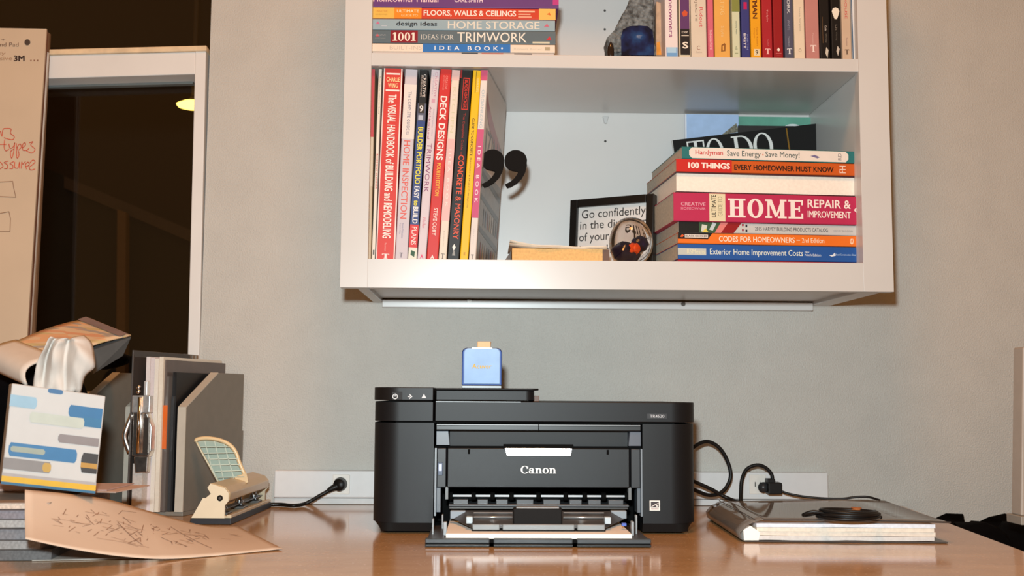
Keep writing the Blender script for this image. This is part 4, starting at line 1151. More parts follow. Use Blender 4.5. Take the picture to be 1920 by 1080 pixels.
# front bay
pl_(MB().box(xcl, xcr, YP + 0.10, YP + 0.16, 0.006, zt), 'bay_back', PBLACK)
pl_(MB().box(X(816), X(1203), YP + 0.001, YP + 0.03, Z(808), Z(797)), 'bay_lintel', PGLOSS, 0.0015)
pl_(MB().box(X(818), X(1201), YP + 0.0005, YP + 0.004, Z(798), Z(796.2)), 'painted_highlight', PGREY)  # highlight along the lintel's top edge, put in as pale grey
pl_(MB().box(X(1009), X(1010.5), YP + 0.0004, YP + 0.002, Z(808), Z(796)), 'seam', PBLACK)
pl_(MB().box(X(842), X(1180), YP + 0.018, YP + 0.05, Z(838), Z(807)), 'inner_cover', M((30, 30, 31), 0.5, spec=0.3, vary=0.04))
GB = M((78, 84, 94), 0.35, vary=0.03)
for us in ((817, 840, 843), (1203, 1182, 1179)):
    pts = [(X(us[0]), Z(836)), (X(us[2]), Z(836)), (X(us[1]), Z(809)), (X(us[0]), Z(809))]
    pl_(MB().prism(pts, 'y', YP + 0.004, YP + 0.03), 'hinge_bracket', GB, 0.0006)
pl_(MB().box(X(815), X(1204), YP + 0.008, YP + 0.03, Z(840.5), Z(837.5)), 'seam', PBLACK)
# output cover with handle recess and maker's name
zc0, zc1 = Z(915), Z(840.5)
pl_(MB().box(X(838.5), X(1181), YP + 0.003, YP + 0.02, zc0, zc1), 'output_cover', M((18, 21, 24), 0.46, spec=0.36, vary=0.04, scale=300, bump=0.05, bscale=1500), 0.0012)
pl_(MB().box(X(943.5), X(1075), YP + 0.0018, YP + 0.0032, Z(842), Z(833)), 'handle_recess', PBLACK)
h0, h1, h2, h3 = (X(950), Z(855)), (X(1070), Z(855)), (X(1073), Z(840)), (X(946), Z(840))
yh0, yh1 = YP + 0.0004, YP + 0.0016
mb = MB().hexa([(h0[0], yh0, h0[1]), (h1[0], yh0 - 0.0030, h1[1]), (h1[0], YP + 0.004, h1[1]), (h0[0], YP + 0.004, h0[1]),
                (h3[0], yh1, h3[1]), (h2[0], yh1 - 0.0030, h2[1]), (h2[0], YP + 0.004, h2[1]), (h3[0], YP + 0.004, h3[1])])
pl_(mb, 'handle', M((226, 230, 236), 0.30, metal=0.9, vary=0), 0.0006)
LOGO = M((226, 226, 224), 0.4, vary=0)
def logo_c(s, u0, u1, v0, v1):
    put_text(pr, slab(s, 0.19, 0.085, 0.05), Vector((X(u0), YP + 0.0024, Z(v1))) - pc, (X(u1) - X(u0), 0, 0), (0, 0, Z(v0) - Z(v1)), LOGO, 'maker_lettering')
logo_c('C', 976.5, 990.5, 873.5, 888.5)
logo_c('anon', 991.5, 1043, 877.5, 888.3)
for u in (879, 1140):
    pl_(MB().box(X(u - 2), X(u + 2), YP + 0.0022, YP + 0.0034, Z(852), Z(843)), 'latch_slot', PBLACK)
# uprights beside the cover, status light at left
for us in ((819, 836.5), (1183.5, 1201)):
    pl_(MB().box(X(us[0]), X(us[1]), YP + 0.002, YP + 0.02, Z(915), Z(841)), 'bay_upright', M((46, 50, 54), 0.4, spec=0.35, vary=0.03), 0.0010)
for us in ((815, 818.5), (1201.5, 1204.5)):
    pl_(MB().box(X(us[0]), X(us[1]), YP + 0.0006, YP + 0.02, Z(968), Z(841)), 'bay_edge', M((120, 130, 138), 0.3, vary=0))
for us in ((818.5, 827), (1195, 1201.5)):
    pl_(MB().box(X(us[0]), X(us[1]), YP + 0.004, YP + 0.03, Z(962), Z(915)), 'bay_post', M((92, 100, 108), 0.3, vary=0), 0.0008)
pl_(MB().box(X(821), X(830), YP + 0.0012, YP + 0.0022, Z(892), Z(868)), 'status_window', M((40, 56, 86), 0.3, vary=0), 0.0004)
pl_(MB().box(X(822.5), X(828.5), YP + 0.0006, YP + 0.0014, Z(884), Z(871)), 'status_light', M((190, 204, 236), 0.3, vary=0), 0.0004)
# silver roller shaft, coloured white to stand in for the flash glint
ys = YP + 0.016
pl_(MB().cyl((X(846, 930, ys), ys, Z(930, 1000, ys)), (X(1176, 930, ys), ys, Z(930, 1000, ys)), 0.0015, 16), 'roller_shaft', M((240, 241, 243), 0.3, vary=0), flat=False)
for u in (846, 888, 923.5, 959, 1009.5, 1060.5, 1096, 1131.5, 1174):
    w_ = 4.2 if u not in (846, 1174) else 3
    pl_(MB().cyl((X(u - w_, 930, ys), ys - 0.001, Z(930.5, 1000, ys)), (X(u + w_, 930, ys), ys - 0.001, Z(930.5, 1000, ys)), 0.0056, 14), 'roller', PBLACK, flat=False)
for u0, u1 in ((850, 878), (895, 915), (930, 952), (968, 1000), (1018, 1050), (1067, 1090), (1102, 1126), (1140, 1168)):
    pl_(MB().box(X(u0, 940, ys), X(u1, 940, ys), YP + 0.010, YP + 0.03, Z(946, 1000, ys), Z(936, 1000, ys)), 'paper_guide', M((74, 78, 82), 0.35, vary=0.03), 0.0008)
for u0, u1 in ((835, 841), (1179, 1185)):
    pl_(MB().box(X(u0), X(u1), YP + 0.006, YP + 0.02, Z(938), Z(914)), 'guide_arm', M((104, 108, 110), 0.35, vary=0), 0.0006)
pl_(MB().box(X(842), X(1180), YP + 0.004, YP + 0.05, Z(951), Z(946.5)), 'output_ledge', M((80, 84, 88), 0.3, vary=0.03), 0.001)
pl_(MB().box(X(842), X(1180), YP + 0.012, YP + 0.06, Z(957), Z(951)), 'output_step', M((58, 52, 48), 0.4, vary=0.03), 0.001)

# pulled-out tray: floor, walls, lip
YL = PZ(1010, 1027, 0.0).y
def XL(u, v=1015): return P(u, v, YL).x
def ZL(v): return P(1010, v, YL).z
lz1 = ZL(1010.5)
pl_(MB().box(XL(800), XL(1219), YL + 0.004, YP + 0.10, 0.001, 0.005), 'tray_floor', PDARK)
TL = M((62, 68, 72), 0.4, spec=0.35, vary=0.03)
for u0, u1 in ((797, 918), (925.5, 1074), (1082, 1221)):
    pl_(MB().box(XL(u0), XL(u1), YL, YL + 0.010, 0.0045, lz1), 'tray_lip', TL, 0.0012)
    pl_(MB().box(XL(u0), XL(u1), YL - 0.0006, YL + 0.008, 0.0010, 0.0040), 'tray_foot_edge', PGLOSS, 0.0006)
pl_(MB().box(XL(797), XL(1221), YL + 0.004, YL + 0.012, 0.001, lz1 - 0.0012), 'tray_core', PBLACK)
for u0, u1 in ((800, 833), (1188, 1219)):
    pl_(MB().box(XL(u0), XL(u1), YL + 0.012, YP + 0.02, 0.004, lz1 - 0.001), 'tray_rail', M((56, 50, 48), 0.4, vary=0.05), 0.001)
# paper in the tray
pz = lz1 + 0.002
y0_ = YL + 0.012
pap = MB().box(P(836, 1005, y0_).x, P(1185, 1005, y0_).x, y0_, y0_ + 0.17, 0.006, P(1010, 1001.0, y0_).z)
tag(pap.build('paper_stack', M((240, 234, 226), 0.7, vary=0.02), None, 0.0006, offset=(P(836, 1005, y0_).x, y0_, 0.006)), 'stack of blank white paper in the printer tray', 'paper')
# output flap over the paper
ya, yb = YL + 0.035, YP + 0.0
def XA(u, v=988): return P(u, v, ya).x
za0, za1 = P(1010, 994, ya).z, P(1010, 983.5, ya).z
FL = M((66, 62, 60), 0.35, vary=0.05)
zb1 = P(1010, 957, yb).z
mb = MB().hexa([(XA(886), ya + 0.004, za0 + 0.001), (XA(1134), ya + 0.004, za0 + 0.001), (P(1176, 960, yb).x, yb, zb1 - 0.010), (P(845, 960, yb).x, yb, zb1 - 0.010),
                (XA(886), ya + 0.004, za1), (XA(1134), ya + 0.004, za1), (P(1150, 960, yb).x, yb, zb1), (P(870, 960, yb).x, yb, zb1)])
pl_(mb, 'output_flap', FL, 0.0008)
for u0, u1 in ((886, 936.5), (942.5, 1077), (1082.5, 1134)):
    pl_(MB().box(XA(u0), XA(u1), ya - 0.001, ya + 0.005, za0, za1), 'flap_lip', M((134, 142, 146), 0.3, vary=0.02), 0.001)
pl_(MB().box(XA(884), XA(1136), ya + 0.003, ya + 0.02, za0 - 0.004, za0 + 0.002), 'flap_underside', PBLACK)
ym = ya + 0.03
zm = lambda v: P(1010, v, ym).z
for u0, u1 in ((888, 961), (1057, 1133)):
    a, b = P(u0, 971, ym), P(u1, 971, ym)
    pl_(MB().cyl((a.x, ym + 0.006, zm(971)), (b.x, ym + 0.006, zm(971)), 0.0013, 10), 'flap_rib', M((196, 200, 202), 0.25, metal=0.7, vary=0), flat=False)
    a, b = P(u0, 962, yb - 0.03), P(u1, 962, yb - 0.03)
    pl_(MB().cyl((a.x, yb - 0.026, a.z), (b.x, yb - 0.026, a.z), 0.0008, 8), 'flap_rib', M((130, 128, 126), 0.3, vary=0))
a, b = P(962, 987, ya + 0.008), P(1054, 953, ya + 0.008)
pl_(MB().box(a.x, b.x, ya + 0.006, ya + 0.020, a.z, b.z), 'paper_stop', M((18, 15, 14), 0.7, spec=0.2, vary=0.1, scale=80), 0.0015)
pl_(MB().box(a.x + 0.004, b.x - 0.004, ya + 0.006, ya + 0.02, b.z, b.z + 0.0016), 'paper_stop_edge', M((130, 128, 126), 0.3, vary=0))
for u in (991, 1027):
    c = P(u, 988, ya)
    pl_(MB().cyl((c.x, ya + 0.0025, c.z), (c.x, ya + 0.007, c.z), 0.0014, 8), 'rivet', M((200, 200, 200), 0.3, vary=0))
for (u0, u1, v0, v1, y, mm) in ((844, 873, 958, 973, yb - 0.012, (136, 146, 156)), (1146, 1175, 958, 973, yb - 0.012, (140, 150, 158)), (874, 886.5, 969, 982, ya + 0.012, (176, 190, 198)), (1134, 1146, 970, 983, ya + 0.012, (182, 196, 204))):
    a, b = P(u0, v1, y), P(u1, v0, y)
    pl_(MB().box(a.x, b.x, y, y + 0.012, a.z, b.z), 'side_guide', M(mm, 0.3, vary=0.02), 0.001)
for (u0, u1, v0, v1, y) in ((810, 813.5, 973, 994, YL + 0.05), (831, 838, 979, 997, YL + 0.045), (828, 831, 965, 985, YP - 0.02), (1184, 1189, 978, 997, YL + 0.045), (1192, 1195, 966, 990, YL + 0.06)):
    a, b = P(u0, v1, y), P(u1, v0, y)
    pl_(MB().box(a.x, b.x, y, y + 0.010, min(a.z, 0.008), b.z), 'guide_post', M((150, 156, 160), 0.3, vary=0.03), 0.0008)
a, b = P(1166, 987, YL + 0.055), P(1175, 981, YL + 0.055)
pl_(MB().box(a.x, b.x, YL + 0.055, YL + 0.062, a.z, b.z), 'blue_lever', M((70, 100, 190), 0.4, vary=0), 0.0008)
# energy label on the right tower
c0, c1 = P(1218, 957.5, YP), P(1237.5, 938.5, YP)
ww, hh_ = c1.x - c0.x, c1.z - c0.z
lab_ = pl_(MB().box(c0.x, c1.x, YP - 0.0003, YP, c0.z, c1.z), 'rating_label', M((228, 222, 214), 0.5, vary=0))
def lq(pts, mat, lf=-0.0005):
    mb = MB().add([(c0.x + ww * x, YP + lf, c0.z + hh_ * z) for x, z in pts], [list(range(len(pts)))])
    for v in mb.v: v -= pc
    return mb.build('label_print', mat, lab_)
LD = M((44, 34, 34), 0.5, vary=0)
LW = M((226, 216, 208), 0.5, vary=0)
lq([(0.12, 0.32), (0.88, 0.32), (0.88, 0.88), (0.12, 0.88)], LD)
lq([(0.16, 0.42), (0.5, 0.62), (0.84, 0.78), (0.84, 0.72), (0.54, 0.54), (0.2, 0.38)], LW, -0.0006)
lq([(0.62, 0.62), (0.7, 0.52), (0.84, 0.5), (0.74, 0.42), (0.76, 0.34), (0.62, 0.42)], LW, -0.0006)
lq([(0.14, 0.12), (0.86, 0.12), (0.86, 0.24), (0.14, 0.24)], M((170, 150, 146), 0.5, vary=0))

# small blue tin on the printer
yt = YP + 0.06
tc0, tc1 = P(865.5, 726, yt), P(941.5, 652.5, yt)
tin = empty('tin', ((tc0.x + tc1.x) / 2, yt, Z(728.5)), 'small shiny blue metallic tin with a tan tab on top of the printer', 'tin')
tw_, tz_ = (tc1.x - tc0.x) / 2, tc1.z - Z(728.5)
pts = []
r = 0.007
for (cx, cz, a0) in ((tw_ - r, tz_ - r, 0), (-tw_ + r, tz_ - r, PI / 2)):
    pts += [(cx + r * math.cos(a0 + PI / 2 * k / 6), cz + r * math.sin(a0 + PI / 2 * k / 6)) for k in range(7)]
pts += [(-tw_, 0.0042), (tw_, 0.0042)]
TINB = M((40, 62, 112), 0.5, metal=0.5, vary=0.05, scale=40)
MB().prism(pts, 'y', 0.001, 0.024).build('case', TINB, tin, 0.0012)
inner = [(x * 0.90, 0.006 + (z_ - 0.004) * 0.955) for x, z_ in pts]
MB().prism(inner, 'y', 0.0, 0.002).build('front_plate', M((142, 174, 212), 0.55, metal=0.1, vary=0.08, scale=40), tin, 0.0008)
MB().box(-tw_ + 0.0005, tw_ - 0.0005, 0.0005, 0.0245, 0.0002, 0.0042).build('foot', M((24, 28, 34), 0.3), tin, 0.0006)
MB().prism([(-tw_ + 0.013, tz_ - 0.0015), (tw_ - 0.013, tz_ - 0.0015), (tw_ - 0.014, tz_ + 0.0006), (-tw_ + 0.014, tz_ + 0.0006)], 'y', -0.0004, 0.003).build('slot', M((40, 40, 56), 0.3), tin)
ta, tb = P(895, 652, yt).x - tin.location.x, P(920, 640, yt)
MB().hexa([(ta, 0.006, tz_ - 0.001), (tb.x - tin.location.x, 0.006, tz_ - 0.001), (tb.x - tin.location.x, 0.013, tz_ - 0.001), (ta, 0.013, tz_ - 0.001),
           (ta, 0.006, tb.z - tin.location.z), (tb.x - tin.location.x, 0.006, tb.z - tin.location.z), (tb.x - tin.location.x + 0.001, 0.013, tb.z - tin.location.z), (ta, 0.013, tb.z - tin.location.z)]).build('tab', M((222, 172, 116), 0.5), tin, 0.0006)
put_text(tin, glyphs('Acuver', 0.012), (-0.0135, -0.0004, tz_ * 0.49), (0.027, 0, 0), (0, 0, 0.0062), M((220, 178, 60), 0.7, spec=0.2, vary=0), 'lettering')

# ================================================================== cables and plugs
CABLE = M((14, 13, 13), 0.45, spec=0.3, vary=0.05)
def cable(name, label, pts, r=0.0032):
    pts = [Vector(p) for p in pts]
    o = MB().tube(pts, r, 10, sub=8).build(name, CABLE, None, flat=False, offset=pts[0])
    return tag(o, label, 'cable')
def cord_part(parent, pts, r):
    pts = [Vector(p) - Vector(parent.location) for p in pts]
    return MB().tube(pts, r, 10, sub=8).build('cord', CABLE, parent, flat=False)
# left plug in its outlet with the cord running behind the hole punch
c = P(638, 908, -0.024)
plug = empty('plugged_cable', (c.x, -0.0229, c.z), 'black cable with a round plug in the left outlet of the white strip', 'cable')
mb = MB()
mb.tube([(0, 0, 0), (0, -0.004, 0), (0, -0.014, 0), (-0.001, -0.018, 0)], lambda t: 0.0115 - 0.002 * t, 18, sub=3)
mb.build('plug_body', CABLE, plug, flat=False)
MB().tube([(-0.002, -0.012, -0.002), (-0.012, -0.014, -0.006), (-0.018, -0.015, -0.010)], lambda t: 0.0062 - 0.0026 * t, 12, sub=4).build('strain_relief', CABLE, plug, flat=False)
e = Vector((c.x - 0.017, -0.0379, c.z - 0.0095))
cord_part(plug, [e, P(602, 928, -0.040), P(585, 938, -0.046), P(570, 945, -0.05), PZ(550, 948, 0.0034), PZ(528, 946, 0.0034), PZ(505, 946, 0.0034)], 0.0031)
# printer cables at the right
cable('printer_cable', 'black cable looping out beside the printer on the right', [P(1290, 846, -0.075), P(1311, 832, -0.07), P(1328, 828, -0.066), P(1348, 839, -0.064), P(1363, 862, -0.062), P(1370, 890, -0.062), P(1363, 912, -0.064), P(1349, 925, -0.068), P(1330, 928.5, -0.072), P(1310, 922, -0.078), P(1290, 912, -0.082)], 0.0031)
cable('printer_cable', 'black cable slanting down from the printer toward the binder', [P(1290, 898, -0.082), P(1311, 907, -0.080), P(1335, 918, -0.078), P(1352, 928, -0.076), P(1372, 937, -0.074), PZ(1396, 944, 0.0034)], 0.0031)
# adapter plug with its loop of cord
c = P(1444, 911, -0.03)
adp = empty('plugged_cable', (c.x, -0.0229, c.z), 'black cable with a blocky plug in the right outlet behind the binder', 'cable')
a, b = P(1438, 926, -0.045) - Vector(adp.location), P(1463, 904, -0.045) - Vector(adp.location)
MB().box(a.x, b.x, -0.034, -0.010, a.z, b.z).build('adapter_block', CABLE, adp, 0.0015)
MB().tube([(a.x + 0.004, 0.0, (a.z + b.z) / 2), (a.x - 0.002, -0.008, (a.z + b.z) / 2), (a.x - 0.006, -0.022, (a.z + b.z) / 2 + 0.001)], 0.0085, 16, sub=4).build('plug_body', M((44, 46, 48), 0.3), adp, flat=False)
a2 = P(1436, 897, -0.045) - Vector(adp.location)
MB().box(a2.x, a2.x + 0.013, -0.032, -0.014, b.z - 0.001, b.z + 0.006).build('cord_socket', CABLE, adp, 0.0012)
yk = -0.046
cord_part(adp, [P(1389, 944, -0.062), P(1389, 925, -0.055), P(1391, 900, -0.050), P(1400, 880, yk), P(1418, 872, yk), P(1434, 876, yk), P(1446, 888, yk), P(1448.5, 899.5, yk)], 0.0030)
cord_part(adp, [P(1462, 920, -0.050), P(1480, 926, -0.055), P(1510, 931.5, -0.062), P(1545, 934.5, -0.07), P(1580, 935, -0.08), P(1605, 932, -0.085), P(1628, 932, -0.09), P(1650, 938, -0.09)], 0.0019)

# ================================================================== clear binder with coiled cable
CLEAR = clear_plastic('smoky_clear_cover', (0.84, 0.82, 0.80), 0.04, 1.5, 0.34, (0.46, 0.42, 0.38))
f0, f1 = PZ(1402, 1017, 0.0), PZ(1767, 1016, 0.0)
bk0 = PZ(1358, 938, 0.028)
bx = (f1 - f0); bx.z = 0
bang = math.atan2(bx.y, bx.x)
bw_ = bx.length
dvec = Vector((bk0.x - f0.x, bk0.y - f0.y, 0))
bd = dvec.length * 0.97
shear = math.atan2(-dvec.x, dvec.y)
binder = empty('binder', (f0.x, f0.y, 0.0004), 'clear covered binder full of white papers lying right of the printer', 'binder', rot=(0, 0, (bang + shear) / 2))
BH = P(1500, 977, f0.y).z
MB().box(-0.004, bw_, 0, bd, 0, 0.0016).build('back_cover', M((70, 66, 64), 0.3), binder, 0.0005)
zz = 0.002
for k, (thk, dx, col) in enumerate(((0.0055, 0.000, (206, 202, 198)), (0.0050, 0.002, (216, 206, 192)), (0.0050, 0.0, (222, 212, 196)), (0.0045, 0.002, (226, 226, 232)))):
    rows_t, rows_b = [], []
    nn = 16
    mb = MB()
    for i in range(nn):
        x0 = 0.012 + (bw_ - 0.016 + dx - 0.012) * i / nn
        x1 = 0.012 + (bw_ - 0.016 + dx - 0.012) * (i + 1) / nn
        wv = lambda x: 0.0006 * math.sin(x * 60 + k * 2) if k == 0 else 0.0004 * math.sin(x * 40 + k)
        mb.hexa([(x0, 0.003 + 0.001 * (k % 2), zz + max(0, wv(x0))), (x1, 0.003 + 0.001 * (k % 2), zz + max(0, wv(x1))), (x1, bd - 0.004, zz), (x0, bd - 0.004, zz),
                 (x0, 0.003 + 0.001 * (k % 2), zz + thk), (x1, 0.003 + 0.001 * (k % 2), zz + thk), (x1, bd - 0.004, zz + thk), (x0, bd - 0.004, zz + thk)])
    mb.build('paper_block', M(col, 0.8, vary=0.08, scale=200), binder)
    zz += thk + 0.0002
# front cover: flat sheet bending down round the spine
prof = [(bw_ + 0.004, BH - 0.001), (bw_ * 0.75, BH + 0.0005), (0.03, BH + 0.0008), (0.018, BH + 0.0015), (0.008, BH - 0.001), (-0.002, BH * 0.78), (-0.010, BH * 0.45), (-0.008, BH * 0.12), (-0.004, 0.001)]
def lift(y): return 0.0
rows = []
for j in range(9):
    y = bd * j / 8
    rows.append([Vector((x, y, z_ + (0.004 * (y / bd) ** 2 if x > bw_ * 0.7 else 0.0) * 1.0)) for x, z_ in prof])
o = MB().grid(rows).build('front_cover', CLEAR, binder, flat=False)
md = o.modifiers.new('thickness', 'SOLIDIFY'); md.thickness = 0.0009
o = MB().tube([(bw_ + 0.004, 0.0, BH - 0.0005), (bw_ * 0.5, -0.0003, BH + 0.001), (0.02, -0.0003, BH + 0.001)], 0.0008, 8).build('cover_edge', M((60, 56, 54), 0.3), binder)
for xx in (0.010, 0.022):
    MB().tube([(xx, 0.0, BH + 0.0012), (xx + 0.001, bd * 0.5, BH + 0.0012), (xx, bd, BH + 0.0012)], 0.0006, 6, sub=3).build('spine_crease', M((90, 84, 80), 0.3), binder)
MB().prism([(-0.004, 0.002), (0.014, 0.002), (0.016, BH * 0.45), (0.004, BH * 0.75), (-0.005, BH * 0.55)], 'y', 0.0015, 0.02).build('spine_insert', M((240, 236, 228), 0.35, vary=0), binder)
for yy in (0.035, bd * 0.5, bd - 0.04):
    MB().tube([(0.012 + 0.011 * math.cos(a), yy, BH * 0.52 + 0.010 * math.sin(a)) for a in [2 * PI * k / 10 for k in range(10)]], 0.0012, 8, closed=True, sub=2).build('ring', M((150, 150, 150), 0.2, metal=1.0), binder, flat=False)
# coil
cc = PZ(1592, 972, BH + 0.004)
cr_ = 0.040
coil = empty('coiled_cable', (cc.x, cc.y, BH + 0.0026), 'small coil of black cable lying on the clear binder', 'cable')
pts = []
for k in range(5 * 14 + 1):
    a = 2 * PI * k / 14
    turn = k / 14.0
    rr = cr_ - 0.0022 * (turn % 2) - 0.001 * turn
    pts.append((rr * math.cos(a), rr * 0.92 * math.sin(a) + 0.001 * math.sin(turn * 2), 0.0030 + 0.0016 * turn + 0.001 * math.sin(a * 1.0 + turn)))
MB().tube(pts, 0.0022, 8, sub=2).build('windings', CABLE, coil, flat=False)
MB().tube([(-cr_ + 0.008, -0.006, 0.008), (-cr_ - 0.006, -0.004, 0.010), (-cr_ - 0.016, 0.002, 0.006), (-cr_ - 0.013, 0.010, 0.004), (-cr_ - 0.002, 0.008, 0.006), (-cr_ + 0.006, 0.003, 0.009)], 0.0021, 8).build('loose_end', CABLE, coil, flat=False)
MB().tube([(cr_ * math.cos(a), cr_ * math.sin(a) - 0.003, 0.006) for a in (0.9, 1.2)], 0.0065, 10, sub=2).build('tie', M((150, 90, 50), 0.5), coil, flat=False)

# ================================================================== hole punch
PUNCH = M((196, 180, 152), 0.35, vary=0.03)
PUNCHD = M((26, 27, 34), 0.5, vary=0.03)
STEEL = M((170, 172, 174), 0.25, metal=1.0, vary=0)
pf = PZ(394, 984, 0.0)
pb = PZ(503, 940, 0.0)
ax = (pb - pf); ax.z = 0
yaw = math.atan2(-ax.x, ax.y)
PLn = 0.245
punch = empty('hole_punch', (pf.x, pf.y, 0.0003), 'beige metal three hole punch with raised lever beside the white strip', 'hole punch', rot=(0, 0, yaw))
W2 = 0.028
MB().prism([(-W2 - 0.001, 0), (W2 + 0.001, 0), (W2, 0.0085), (-W2, 0.0085)], 'y', 0, PLn).build('rubber_base', PUNCHD, punch, 0.001)
MB().box(-W2 + 0.001, W2 - 0.001, 0.003, PLn - 0.003, 0.0085, 0.0115).build('base_plate', PUNCH, punch, 0.0008)
endp = [(-W2 + 0.001, 0.0086), (W2 - 0.009, 0.0086), (W2 - 0.009, 0.026), (W2 - 0.004, 0.032), (W2 - 0.004, 0.043), (W2 - 0.010, 0.050), (-0.002, 0.056), (-0.006, 0.050), (-0.001, 0.042), (-0.008, 0.036), (-0.012, 0.036)]
fill_prism(endp, 0.002, 0.006, 'end_plate', M((222, 206, 178), 0.35, vary=0.02), punch)
fill_prism(endp, PLn - 0.006, PLn - 0.002, 'end_plate', PUNCH, punch)
beam = [(-0.002, 0.0565), (-0.007, 0.050), (-0.003, 0.042), (W2 - 0.012, 0.030), (W2 - 0.004, 0.032), (W2 - 0.003, 0.043), (W2 - 0.010, 0.051)]
MB().prism(beam, 'y', 0.006, PLn - 0.006).build('punch_beam', M((196, 172, 132), 0.3, vary=0.03), punch, 0.0015)
MB().cyl((0.012, 0.0018, 0.036), (0.012, 0.006, 0.036), 0.0042, 16).build('pivot', M((40, 34, 28), 0.3, metal=0.6), punch)
MB().cyl((0.012, 0.0008, 0.036), (0.012, 0.003, 0.036), 0.0018, 10).build('pivot_cap', STEEL, punch)
for yy in (0.025, 0.115, 0.205):
    MB().cyl((0.010, yy, 0.0115), (0.010, yy, 0.033), 0.0035, 12).build('punch_pin', STEEL, punch, flat=False)
    MB().tube([(0.010 + 0.006 * math.cos(a), yy, 0.020 + 0.005 * math.sin(a)) for a in [2 * PI * k / 10 for k in range(10)]], 0.0010, 6, closed=True, sub=1).build('spring', STEEL, punch)
    MB().box(0.0, 0.020, yy - 0.012, yy + 0.012, 0.0115, 0.0150).build('die_plate', M((128, 128, 126), 0.3, metal=0.8), punch, 0.0005)
MB().box(0.006, 0.016, 0.01, PLn - 0.01, 0.019, 0.0205).build('slide_bar', M((90, 92, 96), 0.3, metal=0.8), punch)
MB().box(W2 - 0.006, W2 + 0.0005, 0.002, PLn - 0.004, 0.0086, 0.0130).build('front_rail', PUNCH, punch, 0.0008)
# lever: curved rim with lattice of ribs, raised, its hollow side to the viewer
yl = PLn * 0.46
yw = pf.y + yl * math.cos(yaw)
def LV(u, v, off=0.0):
    p = P(u, v, yw + off)
    q = p - Vector(punch.location)
    return Matrix.Rotation(-yaw, 3, 'Z') @ q
lev = bpy.data.objects.new('lever', None)
COL.objects.link(lev); lev.parent = punch
outl = [(368, 828), (369, 824), (384, 821.5), (402, 823), (420, 828), (434, 837), (443, 850), (449, 868), (457, 886), (462, 900), (452, 905), (414, 908), (404, 894), (392, 872), (380, 851)]
def lv2(us, off0, off1, name, mat, bevel=0.0):
    a = [LV(u, v, off0) for u, v in us]
    b = [LV(u, v, off1) for u, v in us]
    n = len(us)
    mb = MB().add(a + b, [list(range(n)), list(range(n, 2 * n))[::-1]] + [[i, (i + 1) % n, n + (i + 1) % n, n + i] for i in range(n)])
    return mb.build(name, mat, lev, bevel)
GREENISH = M((190, 200, 184), 0.4, vary=0.03)
lv2(outl, 0.010, 0.013, 'lever_shell', M((168, 176, 160), 0.4, vary=0.03))
rim = [LV(u, v, 0.003) for u, v in outl[:11]]
MB().tube(rim, 0.0030, 8, sub=3).build('rim', M((222, 196, 152), 0.35, vary=0.02), lev, flat=False)
MB().tube([LV(u, v, 0.003) for u, v in [(368, 828), (380, 851), (392, 872), (404, 894), (412, 908)]], 0.0016, 8, sub=3).build('rim', M((200, 190, 160), 0.35, vary=0.02), lev, flat=False)
for (ua, va, ub, vb) in ((376, 838, 430, 838), (383, 850, 441, 849), (390, 861, 446, 860), (396, 872, 450, 871), (403, 884, 454, 882), (409, 895, 458, 894), (384, 827, 396, 874), (402, 827, 420, 902), (420, 832, 440, 902), (396, 874, 408, 902)):
    lv2([(ua, va - 0.9), (ub, vb - 0.9), (ub, vb + 0.9), (ua, va + 0.9)] if abs(ub - ua) > 25 else [(ua - 0.9, va), (ua + 0.9, va), (ub + 0.9, vb), (ub - 0.9, vb)], 0.000, 0.0105, 'rib', GREENISH)
lv2([(440, 894), (462, 886), (466, 905), (440, 908)], 0.000, 0.010, 'lever_root', M((210, 186, 146), 0.35, vary=0.02), 0.001)

# ================================================================== desktop file sorter
SORT = M((122, 116, 106), 0.55, vary=0.04)
SORTE = M((186, 178, 164), 0.55, vary=0.04)
s0 = PZ(335, 968, 0.0)
sback = P(447, 830, -0.012)
sdir = Vector((sback.x - s0.x, sback.y - s0.y, 0))
SD = sdir.length
sang = math.atan2(-sdir.x, sdir.y)
sort_ = empty('file_sorter', (s0.x, s0.y, 0.0003), 'grey desktop file sorter with slanted dividers beside the tissue box', 'file sorter', rot=(0, 0, sang))
zfr = P(335, 764, s0.y).z
zbk = P(420, 701, -0.04).z
pitch_ = 0.086
def divider(x):
    prof = [(0, 0.006), (SD, 0.006), (SD, zbk), (SD * 0.52, zbk), (0, zfr)]
    MB().prism(prof, 'x', x - 0.0065, x + 0.0065).build('divider', SORT, sort_, 0.0006)
    MB().box(x - 0.0066, x + 0.0066, -0.0012, 0.0006, 0.006, zfr).build('edge_band', SORTE, sort_)
    d = Vector((0, SD * 0.52, zbk - zfr)); n_ = Vector((0, -(zbk - zfr), SD * 0.52)).normalized() * 0.0008
    p0, p1 = Vector((x - 0.0066, 0, zfr)), Vector((x - 0.0066, SD * 0.52, zbk))
    w_ = Vector((0.0132, 0, 0))
    MB().hexa([p0 - n_, p0 + w_ - n_, p1 + w_ - n_, p1 - n_, p0 + n_, p0 + w_ + n_, p1 + w_ + n_, p1 + n_]).build('edge_band', SORTE, sort_)
for k in range(3): divider(-pitch_ * k)
MB().box(-pitch_ * 2 - 0.0065, 0.0065, 0, SD, 0, 0.0058).build('base', SORT, sort_, 0.0006)
MB().box(-pitch_ * 2 - 0.0065, 0.0065, SD, SD + 0.004, 0, 0.12).build('back', SORT, sort_, 0.0006)
